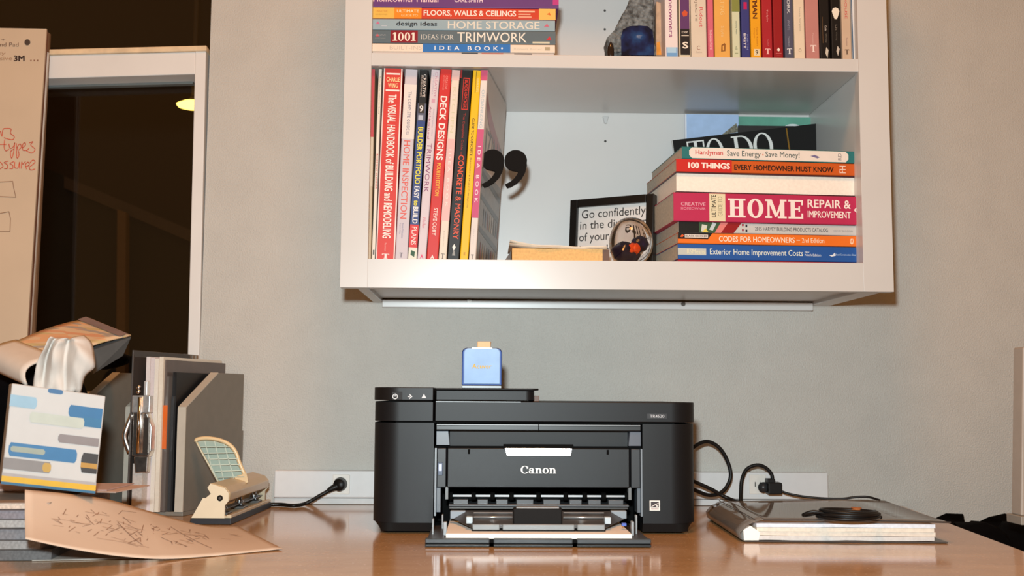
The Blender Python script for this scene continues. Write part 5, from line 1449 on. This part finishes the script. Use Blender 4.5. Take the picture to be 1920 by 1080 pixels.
# contents between the two right-hand dividers
SR = Matrix.Rotation(sang, 3, 'Z')
def sworld(x, y, z): return Vector(sort_.location) + SR @ Vector((x, y, z))
def file_item(name, label, cat, x0, x1, y0, y1, z1, mat, tilt=0.0, bevel=0.0):
    o = sworld(x0, y0, 0.0062)
    e_ = empty(name, o, label, cat, rot=(0, tilt, sang))
    return e_
def sx_at(u, y, v=850):
    """sorter-local x of the pixel column u at local depth y"""
    best = None
    for i in range(200):
        x = -0.1 + 0.001 * i * 0.6
        p = sworld(x, y, 0.1)
        d = p - EYE
        q = ROT.transposed() @ d
        uu = 960 + FPX * q.x / -q.z
        if best is None or abs(uu - u) < best[0]: best = (abs(uu - u), x)
    return best[1]
yq = -0.012
xa, xb_ = sx_at(268, yq), sx_at(301, yq)
ztop = P(285, 669, s0.y - 0.01).z
e1 = file_item('paper_bundle', 'thick white bundle of papers standing in the file sorter', 'paper', xa, xb_, yq, 0.18, ztop, None, tilt=0.0)
for k in range(4):
    w0 = (xb_ - xa) / 4
    MB().box(k * w0 + 0.0003, (k + 1) * w0 - 0.0003, 0.001 * (k % 2), 0.19, 0, ztop - 0.0062 - 0.0015 * (k % 3)).build('sheet_block', M([(216, 206, 204), (208, 196, 196), (220, 212, 200), (216, 206, 190)][k], 0.8, vary=0.04, scale=350), e1)
xc, xd = sx_at(303, yq + 0.006), sx_at(313, yq + 0.006)
zo2 = P(308, 690, s0.y).z - 0.0062
e2 = file_item('orange_folder', 'folder with an orange lower edge standing in the file sorter', 'folder', xc, xd, yq + 0.006, 0.18, zo2, None)
MB().box(0.0003, (xd - xc) * 0.55, 0, 0.19, 0, zo2 + 0.012).build('cover', M((92, 82, 78), 0.25), e2)
MB().box((xd - xc) * 0.55, xd - xc - 0.0003, 0, 0.19, 0, zo2 * 0.94).build('cover', M((96, 90, 86), 0.4), e2)
MB().box(-0.0002, (xd - xc) * 0.9, -0.0012, 0.0, P(308, 850, s0.y).z, P(308, 768, s0.y).z).build('tab', M((206, 96, 26), 0.4), e2)
xe = sx_at(325, yq + 0.012)
e3 = file_item('black_folder', 'black folder pressed against the right divider of the file sorter', 'folder', xd + 0.0006, xe, yq + 0.012, 0.18, zo2, None)
MB().box(0, max(0.004, xe - xd - 0.0012), 0.004, 0.18, 0, zo2 * 0.97).build('cover', M((22, 21, 22), 0.5), e3)
MB().box(0.001, max(0.003, xe - xd - 0.002), 0.0, 0.006, 0, zo2 * 0.80).build('spine', M((52, 54, 56), 0.4), e3)
# clear clipboard with big metal clip
SMOKE = clear_plastic('smoky_clear_board', (0.80, 0.76, 0.72), 0.02, 1.45, 0.12, (0.36, 0.30, 0.27))
xg = sx_at(243, -0.03)
pcb = sworld(xg, -0.030, 0.0)
clip = empty('clipboard', (pcb.x, pcb.y, 0.0004), 'clear smoky clipboard with a shiny metal clip standing on edge', 'clipboard', rot=(0, 0, sang))
zc1_ = P(243, 657, pcb.y).z
MB().box(-0.0015, 0.0015, 0.0, 0.200, 0.0, zc1_).build('board', SMOKE, clip, 0.0006)
MB().tube([(0, 0.0, 0.002), (0, 0.0, zc1_ * 0.5), (0, 0.0, zc1_)], 0.0013, 8, sub=2).build('edge', M((80, 76, 74), 0.15), clip)
CH = M((226, 220, 214), 0.32, metal=1.0, vary=0.25, scale=90)
zA, zB = P(262, 890, pcb.y).z, P(262, 722, pcb.y).z
zm_ = lambda v: P(262, v, pcb.y).z
MB().prism([(0.004, zm_(775)), (0.026, zm_(775)), (0.034, zm_(800)), (0.034, zm_(845)), (0.030, zm_(856)), (0.004, zm_(856))], 'y', 0.000, 0.012).build('clip_body', CH, clip, 0.0012, 2)
MB().prism([(0.006, zm_(856)), (0.030, zm_(856)), (0.029, zm_(886)), (0.009, zm_(888))], 'y', 0.001, 0.010).build('clip_jaw', CH, clip, 0.002, 3)
MB().box(0.002, 0.031, -0.002, 0.008, zm_(774), zm_(742)).build('clip_spring', M((236, 234, 232), 0.4, metal=0.8, vary=0.2, scale=120), clip, 0.0012, 2)
MB().box(0.021, 0.0265, -0.003, 0.006, zm_(742), zm_(715)).build('clip_post', M((236, 234, 232), 0.4, metal=0.6, vary=0), clip, 0.001)
MB().box(0.022, 0.031, -0.0015, 0.002, zm_(850), zm_(783)).build('clip_plate', M((112, 104, 98), 0.35, metal=0.8, vary=0.1), clip, 0.0008)
MB().cyl((0.016, -0.004, zm_(850)), (0.016, -0.004, zm_(745)), 0.0028, 12).build('clip_rod', M((226, 226, 226), 0.10, metal=1.0, vary=0), clip, flat=False)
MB().tube([(0.000, 0.006, zm_(775)), (-0.006, 0.0, zm_(805)), (-0.008, 0.0, zm_(822)), (-0.002, 0.004, zm_(848))], 0.0042, 10).build('clip_arm', CH, clip, flat=False)
for v in (730, 738):
    MB().cyl((0.010, -0.002, zm_(v)), (0.014, -0.002, zm_(v - 6)), 0.0022, 10).build('clip_knob', CH, clip, flat=False)
MB().box(0.004, 0.020, 0.004, 0.16, 0.0, zm_(870)).build('held_sheets', M((190, 180, 172), 0.8, vary=0.1, scale=300), clip)

# ================================================================== easel pad in the window
yt_, yb_ = -0.030, -0.062
pad = empty('easel_pad', P(-60, 945, yb_) * 1.0, 'large tan easel pad with red handwriting leaning in the window', 'easel pad')
pad.location.z = 0.0006
plc = Vector(pad.location)
def padq(uL, uT, vT, uB, y_off, y_off2, name, mat, zbot=0.0):
    """upright slab of the pad: right edge runs from (uT, vT) at the top down to (uB, 610)"""
    t0 = P(uT, vT, yt_ + y_off)
    b0 = P(uB, 610, yb_ + 0.012 + y_off)
    d = (b0 - t0)
    k_ = (0.0008 - t0.z) / d.z
    bot = t0 + d * k_
    wv = Vector((-0.42, 0, 0.002))
    th2 = Vector((0, y_off2 - y_off, 0))
    pts = [bot + wv, bot, bot + th2, bot + wv + th2, t0 + wv, t0, t0 + th2, t0 + wv + th2]
    pts = [p - plc for p in pts]
    for p in pts[:4]: p.z = 0.0
    return MB().hexa(pts).build(name, mat, pad), t0, bot
SHEET = M((206, 184, 158), 0.7, vary=0.05, scale=8)
_, T0, B0 = padq(0, 87, 54, 52, 0.0, 0.0035, 'front_sheet', SHEET)
padq(0, 88, 58, 54.5, 0.004, 0.011, 'cardboard', M((112, 70, 46), 0.8))
padq(0, 90.5, 98, 58, 0.0115, 0.0165, 'sheet_block', M((206, 196, 186), 0.8))
padq(0, 92.5, 62, 65, 0.017, 0.024, 'cardboard', M((110, 78, 50), 0.8))
# print and handwriting on the front sheet
dT = (B0 - T0)
dl = dT.normalized()
nrm = Vector((0, -1, 0))
def on_pad(u, v, lift=0.0005):
    # point where the pixel's ray meets the front sheet
    n = Vector((1, 0, 0)).cross(dl).normalized()
    d = ray(u, v)
    t_ = (T0 - EYE).dot(n) / d.dot(n)
    p = EYE + d * t_
    return p + Vector((0, -lift, 0)) - plc
def pad_text(s, u0, u1, v0, v1, col, bold=0.0):
    o, x, y = on_pad(u0, v1), on_pad(u1, v1), on_pad(u0, v0)
    put_text(pad, glyphs(s, bold), o, x - o, y - o, M(col, 0.7, vary=0), 'printed_line')
pad_text('Super +', -40, 10, 72, 79, (110, 78, 58))
pad_text('and Pad', -6, 35, 80, 87.5, (110, 78, 58))
pad_text('Sticky', -32, 11, 97, 104, (164, 124, 92))
pad_text('adhesive', -30, 23, 106, 113, (170, 132, 98))
pad_text('3M', 26, 46.5, 104, 115, (54, 32, 24), 0.04)
pad_text('- - -', 57, 72, 112, 115, (140, 100, 76))
c_ = on_pad(51.5, 79.5)
ex, ez = on_pad(57, 79.5) - c_, on_pad(51.5, 73.8) - c_
MB().add([c_ + ex * math.cos(2 * PI * k / 20) + ez * math.sin(2 * PI * k / 20) for k in range(20)], [list(range(20))]).build('hanging_hole', M((74, 60, 50), 0.8), pad)
def pen(lines, width, col, name):
    mb = MB()
    for ln in lines:
        pts = smooth([Vector((a, b, 0)) for a, b in ln], 4) if len(ln) > 2 and name == 'handwriting' else [Vector((a, b, 0)) for a, b in ln]
        for a, b in zip(pts[:-1], pts[1:]):
            d = (b - a)
            if d.length < 1e-5: continue
            d.normalize()
            n = Vector((-d.y, d.x, 0)) * width / 2
            e = d * width * 0.25
            mb.quad(*[on_pad(q.x, q.y, 0.0007) for q in (a - e + n, a - e - n, b + e - n, b + e + n)])
    mb.build(name, M(col, 0.6, vary=0.1), pad)
red = [[(-6, 254), (0, 246), (3, 254)], [(4, 256), (6, 243), (12, 241), (21, 242), (20, 250), (27, 256), (24, 262), (12, 260), (8, 258)],
       [(0, 271), (12, 271)], [(9, 262), (8, 275), (11, 283), (17, 280)], [(17, 270), (19, 278), (25, 276), (28, 268)], [(28, 268), (26, 285), (22, 297), (20, 285), (27, 279)], [(31, 269), (32, 296), (36, 290), (33, 276), (38, 270), (40, 276), (36, 281)],
       [(42, 278), (48, 272), (47, 268), (43, 271), (43, 281), (50, 282), (55, 278)], [(55, 268), (62, 266), (58, 272), (66, 280), (60, 287), (50, 283)],
       [(-6, 310), (0, 304), (6, 312), (0, 317)], [(8, 316), (14, 316), (14, 309), (8, 305), (16, 302)], [(18, 316), (24, 316), (24, 310), (19, 307), (26, 303)], [(28, 304), (28, 314), (34, 315), (37, 304), (37, 316)], [(40, 316), (41, 304), (43, 308), (48, 303)],
       [(49, 312), (55, 310), (53, 304), (48, 309), (50, 317)], [(56, 306), (62, 300), (66, 304), (60, 310), (55, 314), (58, 319), (66, 317)]]
pen(red, 1.5, (214, 96, 66), 'handwriting')
pen([[(-10, 342), (24, 340), (26, 352), (30, 370), (-10, 368)], [(-10, 402), (17, 397), (20, 410), (19, 434), (-10, 434)]], 1.2, (146, 108, 80), 'drawn_box')

# ================================================================== black bag, catalog, tissue box and paper stack at the left
BAGM = M((7, 6, 7), 0.95, spec=0.05, vary=0.2, bump=0.3, bscale=120)
bgc = P(45, 690, -0.33)
bag = empty('backpack', (bgc.x, -0.33, 0.0006), 'black soft bag behind the tissue box', 'bag')
btop = P(45, 640, -0.33).z
blob(0, 0, btop * 0.5, 0.088, 0.072, btop * 0.5, 11, 0.05, 26, 18).build('bag_body', BAGM, bag, flat=False)
blob(-0.09, -0.01, btop * 0.50, 0.075, 0.06, btop * 0.52, 13, 0.05, 22, 16).build('side_pocket', BAGM, bag, flat=False)
lb = P(160, 690, -0.20) - Vector(bag.location)
lb.z = zbk + 0.0175
blob(lb.x, lb.y, lb.z, 0.062, 0.09, 0.016, 17, 0.05, 22, 14).build('top_flap', BAGM, bag, flat=False)
for c_ in bag.children:
    for v in c_.data.vertices:
        if v.co.z < 0: v.co.z = 0.0

# folded catalog lying on the bag
yc = -0.43
def CP(u, v, y): return P(u, v, y)
cat_o = empty('catalog', P(120, 690, yc), 'folded catalog with curling white pages and orange print on top of the bag', 'catalog')
cl_ = Vector(cat_o.location)
A_, B_, C_, D_ = CP(28, 640, yc), CP(168, 596, yc + 0.09), CP(246, 628, yc + 0.05), CP(112, 672, yc - 0.05)
def lerp(a, b, t): return a + (b - a) * t
rows = []
for j in range(9):
    t_ = j / 8
    l0, r0 = lerp(A_, D_, t_), lerp(B_, C_, t_)
    row_ = []
    for i in range(13):
        s_ = i / 12
        p = lerp(l0, r0, s_)
        p.z += 0.004 * math.sin(PI * s_)
        row_.append(p - cl_)
    rows.append(row_)
o = MB().grid(rows).build('printed_cover', printed('catalog_print', (206, 176, 142), [(210, 160, 118), (190, 166, 120), (160, 148, 138), (204, 148, 112)], (1.2, 5.0, 1.0), 0.6), cat_o, flat=False)
md = o.modifiers.new('thickness', 'SOLIDIFY'); md.thickness = 0.002; md.offset = -1
# dark band printed near the far end
bnd = [lerp(lerp(B_, A_, 0.14), lerp(C_, D_, 0.14), 0.0), lerp(lerp(B_, A_, 0.08), lerp(C_, D_, 0.08), 1.0)]
q0, q1 = lerp(B_, A_, 0.17), lerp(C_, D_, 0.17)
q2, q3 = lerp(C_, D_, 0.05), lerp(B_, A_, 0.05)
MB().quad(*[p - cl_ + Vector((0, -0.0006, 0.0032)) for p in (q0, q1, q2, q3)]).build('dark_band', M((120, 100, 96), 0.5, vary=0.1), cat_o)
# body of pages beneath, seen as a dark end
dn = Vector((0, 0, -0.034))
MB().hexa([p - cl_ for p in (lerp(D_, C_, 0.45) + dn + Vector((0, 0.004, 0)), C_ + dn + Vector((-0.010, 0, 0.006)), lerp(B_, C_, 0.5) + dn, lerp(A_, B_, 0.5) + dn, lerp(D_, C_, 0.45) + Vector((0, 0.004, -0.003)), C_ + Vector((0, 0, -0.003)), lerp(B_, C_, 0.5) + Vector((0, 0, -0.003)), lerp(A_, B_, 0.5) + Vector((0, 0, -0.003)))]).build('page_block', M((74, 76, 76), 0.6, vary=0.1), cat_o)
# white pages curling down at the near left end
E0, E1 = CP(-2, 695, yc - 0.02), CP(62, 724, yc - 0.08)
rows = []
for j in range(9):
    t_ = j / 8
    top, low = lerp(A_, D_, t_), lerp(E0, E1, t_)
    row_ = []
    for i in range(11):
        s_ = i / 10
        p = lerp(top, low, s_)
        bul = math.sin(PI * s_ * 0.9)
        p += Vector((-0.016, -0.012, 0.006)) * bul
        row_.append(p - cl_)
    rows.append(row_)
o = MB().grid(rows).build('curled_pages', M((204, 192, 180), 0.6, vary=0.03), cat_o, flat=False)
md = o.modifiers.new('thickness', 'SOLIDIFY'); md.thickness = 0.0025; md.offset = 1

# stack of papers and magazines
YK = -0.655
stk = [(0.0002, 0.012, (92, 90, 90), 0.010, 'bottom dark grey magazine of the paper stack at the left'), (0.0126, 0.010, (138, 134, 132), 0.000, 'mid grey magazine low in the paper stack at the left'), (0.0230, 0.012, (112, 112, 116), -0.006, 'slate magazine in the middle of the paper stack'),
       (0.0354, 0.009, (160, 154, 150), 0.002, 'light grey magazine in the upper half of the paper stack'), (0.0448, 0.010, (120, 116, 122), -0.003, 'bluish grey magazine under the top of the paper stack'), (0.0552, 0.007, (196, 176, 160), 0.006, 'tan magazine on the top of the paper stack under the tissue box')]
xk = P(78, 1000, YK).x
for (z0, hh2, col, dx, lab) in stk:
    e_ = empty('magazine', (xk + dx, YK + dx * 0.6, z0), lab, 'magazine', 'paper stack on the desk', rot=(0, 0, math.radians(2 + dx * 300)))
    MB().box(-0.23, 0, 0, 0.25, 0, 0.0006).build('cover', M(tuple(int(c * 0.6) for c in col), 0.4), e_)
    MB().box(-0.23, -0.001, 0.001, 0.249, 0.0006, hh2 - 0.0006).build('pages', M(col, 0.8, vary=0.22, scale=420), e_)
    MB().box(-0.23, 0, 0, 0.25, hh2 - 0.0006, hh2).build('cover', M(tuple(int(c * 0.8) for c in col), 0.35, vary=0.2, scale=30), e_)
# a few sheets poking out to the right beneath the tissue box
for k, (z0, dx, col) in enumerate(((0.0630, 0.040, (196, 166, 150)), (0.0646, 0.026, (186, 158, 150)))):
    e_ = empty('loose_pages', (xk + dx - 0.10, YK + 0.13, z0), ['pink tinted sheets under the tissue box reaching right', 'greyish pink sheets directly under the tissue box'][k], 'paper', rot=(0, 0, math.radians(-6 + 5 * k)))
    MB().box(-0.08, 0.10, 0, 0.10, 0, 0.0012).build('sheet', M(col, 0.7, vary=0.1), e_)

# tissue box
yx = -0.605
bl_, br_ = P(1, 916, yx - 0.028), P(178, 934, yx + 0.012)
tl_, tr_ = P(8, 727, yx - 0.028), P(190, 741, yx + 0.012)
tyaw = math.atan2(br_.y - bl_.y, br_.x - bl_.x)
tang = math.atan2(br_.z - bl_.z, math.hypot(br_.x - bl_.x, br_.y - bl_.y))
TW = (br_ - bl_).length
TH = (tl_ - bl_).length
tb = empty('tissue_box', (bl_.x, bl_.y, bl_.z), 'white tissue box with blue and grey bars at the left edge', 'tissue box', rot=(0, -tang, tyaw))
tb.location.z = max(bl_.z, 0.0668 + TW * abs(math.sin(tang)))
x1t = (tr_ - tl_).length
BOXW = M((178, 175, 172), 0.5, spec=0.3, vary=0.02)
TD = 0.11
MB().hexa([(0, 0, 0), (TW, 0, 0), (TW, TD, 0), (0, TD, 0), (-0.009, 0, TH), (x1t - 0.011, 0, TH), (x1t - 0.011, TD, TH), (-0.009, TD, TH)]).build('carton', BOXW, tb, 0.0012)
def face(x, z): return (-0.009 * z + x * (TW + (x1t - 0.002 - TW) * z), -0.0006, z * TH)
def rr_band(x0, x1, z0, z1, col, rl=True, rr_=True, lf=0.0):
    p = []
    dz_ = (z1 - z0) * 0.28
    dx_ = 0.018
    p += [(x0 + (dx_ if rl else 0), z0), (x1 - (dx_ if rr_ else 0), z0)]
    if rr_: p += [(x1, z0 + dz_), (x1, z1 - dz_)]
    p += [(x1 - (dx_ if rr_ else 0), z1), (x0 + (dx_ if rl else 0), z1)]
    if rl: p += [(x0, z1 - dz_), (x0, z0 + dz_)]
    MB().add([Vector(face(*q)) + Vector((0, -lf, 0)) for q in p], [list(range(len(p)))]).build('printed_bar', M(tuple(int(c * 0.86) for c in col), 0.5, spec=0.3, vary=0.05), tb)
def fy_(v): return 1.0 - (v - 733.0) / 190.0
rr_band(0.38, 0.54, 0.955, 1.0, (52, 104, 152))
rr_band(0.0, 0.28, 0.775, 0.89, (150, 186, 206), rl=False)
rr_band(0.62, 0.985, 0.745, 0.865, (44, 110, 160), rr_=False)
rr_band(0.78, 0.985, 0.665, 0.76, (44, 112, 156), rr_=False, lf=0.0001)
rr_band(0.22, 0.80, 0.64, 0.745, (196, 200, 188), lf=0.0002)
rr_band(0.54, 0.98, 0.475, 0.56, (140, 130, 128), rr_=False)
rr_band(0.04, 0.76, 0.285, 0.42, (50, 116, 166))
rr_band(0.06, 0.42, 0.33, 0.385, (156, 164, 150), lf=0.0001)
rr_band(0.0, 0.50, 0.155, 0.265, (140, 134, 132), rl=False)
rr_band(0.41, 0.50, 0.165, 0.255, (200, 160, 70), lf=0.0001)
rr_band(0.81, 0.99, 0.20, 0.40, (52, 44, 40), rr_=False)
rr_band(0.81, 0.99, 0.25, 0.30, (190, 140, 50), rl=False, rr_=False, lf=0.0001)
rr_band(0.0, 1.0, 0.085, 0.115, (176, 168, 166), rl=False, rr_=False)
rr_band(0.0, 1.0, 0.028, 0.085, (226, 176, 24), rl=False, rr_=False)
rr_band(0.0, 1.0, 0.002, 0.028, (44, 104, 140), rl=False, rr_=False)
# tissue
TISS = M((196, 188, 180), 0.9, vary=0.03)
def TP(u, v, dy):
    return Matrix.Rotation(tang, 3, 'Y') @ Matrix.Rotation(-tyaw, 3, 'Z') @ (P(u, v, yx + 0.045 + dy) - Vector(tb.location))
lft = [(60, 735), (64, 706), (70, 678), (82, 655), (90, 637), (94, 631)]
cen = [(100, 735), (98, 706), (98, 676), (104, 650), (112, 638), (122, 634)]
c2_ = [(140, 736), (143, 706), (145, 672), (147, 650), (140, 638), (136, 632)]
rgt = [(152, 736), (160, 706), (178, 688), (177, 664), (172, 642), (158, 628)]
def curve_sheet(cols, dys, name):
    rows = []
    for c_, d_ in zip(cols, dys):
        pts = smooth([TP(u, v, d_[min(i, len(d_) - 1)]) for i, (u, v) in enumerate(c_)], 4)
        rows.append(pts)
    # blend across
    out_rows = []
    for a in range(len(rows) - 1):
        for s_ in range(5):
            t_ = s_ / 5
            out_rows.append([lerp(p, q, t_) + Vector((0, -0.004 * math.sin(PI * t_) + 0.0015 * math.sin(k_ * 0.9 + a * 2), 0)) for k_, (p, q) in enumerate(zip(rows[a], rows[a + 1]))])
    out_rows.append(rows[-1])
    o = MB().grid(out_rows).build(name, TISS, tb, flat=False)
    md = o.modifiers.new('thickness', 'SOLIDIFY'); md.thickness = 0.0007
    return o
curve_sheet([lft, [(80, 736), (82, 705), (86, 678), (92, 656), (98, 642), (104, 634)], cen, [(122, 736), (122, 705), (122, 672), (126, 650), (128, 640), (130, 637)], c2_, rgt],
            [[0, -0.004, -0.010, -0.016, -0.02, -0.018], [0, 0.006, 0.004, 0, -0.004, -0.006], [0, -0.008, -0.016, -0.018, -0.014, -0.01], [0, 0.002, 0, 0.002, 0.004, 0.004], [0, -0.012, -0.018, -0.016, -0.010, -0.004], [0, -0.002, -0.006, 0.004, 0.01, 0.012]], 'tissue')
curve_sheet([[(66, 734), (74, 705), (80, 685), (92, 665), (100, 650), (110, 640)], [(100, 734), (108, 705), (112, 680), (118, 655), (122, 645), (126, 640)], [(148, 734), (156, 705), (164, 682), (162, 660), (156, 645), (148, 634)]],
            [[0.012, 0.014, 0.016, 0.016, 0.016, 0.016], [0.014, 0.018, 0.02, 0.02, 0.02, 0.02], [0.012, 0.016, 0.02, 0.02, 0.02, 0.018]], 'tissue')

# ================================================================== plan sheet and grey sheet
TLp = P(47, 918, -0.662); BLp = P(48, 1010, -0.74)
FRp = PZ(445, 987, 0.0012); NRp = PZ(530, 1030, 0.0012)
def edge(p, q, zs):
    out_ = []
    for k in range(len(zs)):
        t_ = k / (len(zs) - 1)
        c_ = lerp(p, q, t_)
        c_.z = zs[k]
        out_.append(c_)
    return smooth(out_, 5)
far = edge(TLp, FRp, [TLp.z, 0.068, 0.057, 0.040, 0.0225, 0.008, 0.0016])
near = edge(BLp, NRp, [BLp.z, 0.021, 0.010, 0.003, 0.0014, 0.0014, 0.0022])
NJ = 14
def on_plan(s_, t_, lift=0.0):
    i = min(len(far) - 1.001, max(0, s_ * (len(far) - 1)))
    k_ = int(i); f_ = i - k_
    a, b = lerp(far[k_], far[k_ + 1], f_), lerp(near[k_], near[k_ + 1], f_)
    p = lerp(a, b, t_)
    p.z -= 0.006 * (1 - s_) * math.sin(PI * t_) * (1 if s_ < 0.5 else 0)
    p.z = max(p.z, 0.0012) + lift
    return p
plan_loc = Vector((NRp.x - 0.15, NRp.y + 0.05, 0.0012))
plan = empty('plan_sheet', plan_loc, 'curling tan sheet with a pencil sketch sliding off the paper stack', 'paper')
rows = [[on_plan(i / 30, j / NJ) - plan_loc for j in range(NJ + 1)] for i in range(31)]
o = MB().grid(rows).build('sheet', M((200, 178, 158), 0.75, vary=0.03, scale=12), plan, flat=False)
md = o.modifiers.new('thickness', 'SOLIDIFY'); md.thickness = 0.0005; md.offset = -1 if o.data.polygons[0].normal.z > 0 else 1
rnd = random.Random(21)
sk = []
for k in range(120):
    s_, t_ = rnd.gauss(0.42, 0.2), rnd.gauss(0.45, 0.15)
    a_ = rnd.choice([0.5, 0.55, 1.9, 2.0, 0.1, 1.2]) + rnd.gauss(0, 0.2)
    L_ = abs(rnd.gauss(0.03, 0.035)) + 0.010
    if 0.06 < s_ < 0.84 and 0.14 < t_ < 0.8:
        sk.append([(s_, t_), (s_ + L_ * math.cos(a_), t_ + L_ * math.sin(a_) * 1.3)])
sk += [[(0.60, 0.30), (0.66, 0.55), (0.72, 0.82)], [(0.36, 0.36), (0.41, 0.62), (0.44, 0.74)], [(0.26, 0.70), (0.36, 0.72), (0.42, 0.78)], [(0.88, 0.34), (0.91, 0.42)], [(0.87, 0.42), (0.92, 0.40)], [(0.89, 0.46), (0.93, 0.44)]]
mb = MB()
for ln in sk:
    for a, b in zip(ln[:-1], ln[1:]):
        pts = [(a[0] + (b[0] - a[0]) * k / 4, a[1] + (b[1] - a[1]) * k / 4) for k in range(5)]
        d = Vector((b[0] - a[0], b[1] - a[1]))
        if d.length < 1e-4: continue
        n = Vector((-d.y, d.x)).normalized() * 0.0017
        for p, q in zip(pts[:-1], pts[1:]):
            mb.quad(*[on_plan(min(max(x, 0.01), 0.99), min(max(y, 0.02), 0.98), 0.0006) - plan_loc for x, y in ((p[0] + n.x, p[1] + n.y), (p[0] - n.x, p[1] - n.y), (q[0] - n.x, q[1] - n.y), (q[0] + n.x, q[1] + n.y))])
mb.build('pencil_sketch', M((142, 106, 82), 0.8, vary=0.2), plan)['kind'] = 'stuff'
g = [PZ(u, v, 0.0005) for u, v in ((38, 1024), (60, 1052), (300, 1046), (270, 1028))]
tag(MB().hexa([g[1], g[2], g[3], g[0]] + [p + Vector((0, 0, 0.0008)) for p in (g[1], g[2], g[3], g[0])]).build('loose_sheet', M((170, 164, 156), 0.7), None, offset=g[1]), 'flat grey sheet on the desk under the curling plan', 'paper')

# ================================================================== right of the desk: black coat and grey cabinet
coat_x = edge_x(-0.1) + 0.16
coat = empty('black_coat', (coat_x + 0.05, -0.10, -0.74), 'heap of black fabric beyond the right end of the desk', 'fabric')
top = [(1768, 975), (1782, 967), (1806, 966), (1820, 970), (1824, 984), (1832, 991), (1850, 984), (1866, 974), (1884, 965), (1902, 968), (1925, 985), (1990, 990)]
yk_ = -0.06
tp = [P(u, v, yk_) for u, v in top]
rows = []
nrow = 8
for j in range(nrow):
    t_ = j / (nrow - 1)
    row_ = []
    for k, p in enumerate(tp):
        dz_ = -0.03 * (2 * t_ - 1) ** 2 + 0.004 * math.sin(k * 1.7 + j)
        row_.append(Vector((p.x + 0.01 * math.sin(j + k), yk_ + 0.03 - 0.19 * t_ + 0.01 * math.sin(k * 2.1), p.z + (dz_ if j > 0 else 0) - 0.01 * (t_ > 0.3) * t_)))
    rows.append(row_)
xe_min = max(edge_x(-0.40), edge_x(0)) + 0.004
for r_ in rows:
    for p in r_:
        p.x = max(p.x, edge_x(p.y) + 0.004)
        p.y = min(p.y, -0.012)
bm_rows = [[Vector((p.x, p.y, -0.74)) for p in rows[0]]] + rows + [[Vector((p.x, p.y, -0.74)) for p in rows[-1]]]
mb = MB().grid([[p - Vector(coat.location) for p in r_] for r_ in bm_rows])
o = mb.build('fabric_folds', BAGM, coat, flat=False)
yg = -0.31
g0 = P(1895, 965, yg + 0.03)
gc_ = empty('grey_cabinet', (g0.x, yg, -0.74), 'grey office panel cut by the right edge of the photo', 'cabinet')
gt = P(1900, 652, yg + 0.03)
gb = P(1896, 963, yg + 0.03)
MB().hexa([(gb.x - g0.x, 0, gb.z + 0.74), (0.40, 0, gb.z + 0.74), (0.40, 0.03, gb.z + 0.74), (gb.x - g0.x, 0.03, gb.z + 0.74),
           (gt.x - g0.x, 0, gt.z + 0.74), (0.40, 0, gt.z + 0.74), (0.40, 0.03, gt.z + 0.74), (gt.x - g0.x, 0.03, gt.z + 0.74)]).build('panel', M((172, 160, 148), 0.5, vary=0.03), gc_, 0.002)
MB().box(-0.004, 0.40, -0.01, 0.035, gb.z + 0.74 - 0.012, gb.z + 0.74).build('ledge', M((150, 142, 132), 0.5), gc_, 0.001)
MB().box(0.02, 0.40, 0.0, 0.03, 0.0, gb.z + 0.74 - 0.012).build('pedestal', M((110, 104, 98), 0.5), gc_, 0.001)
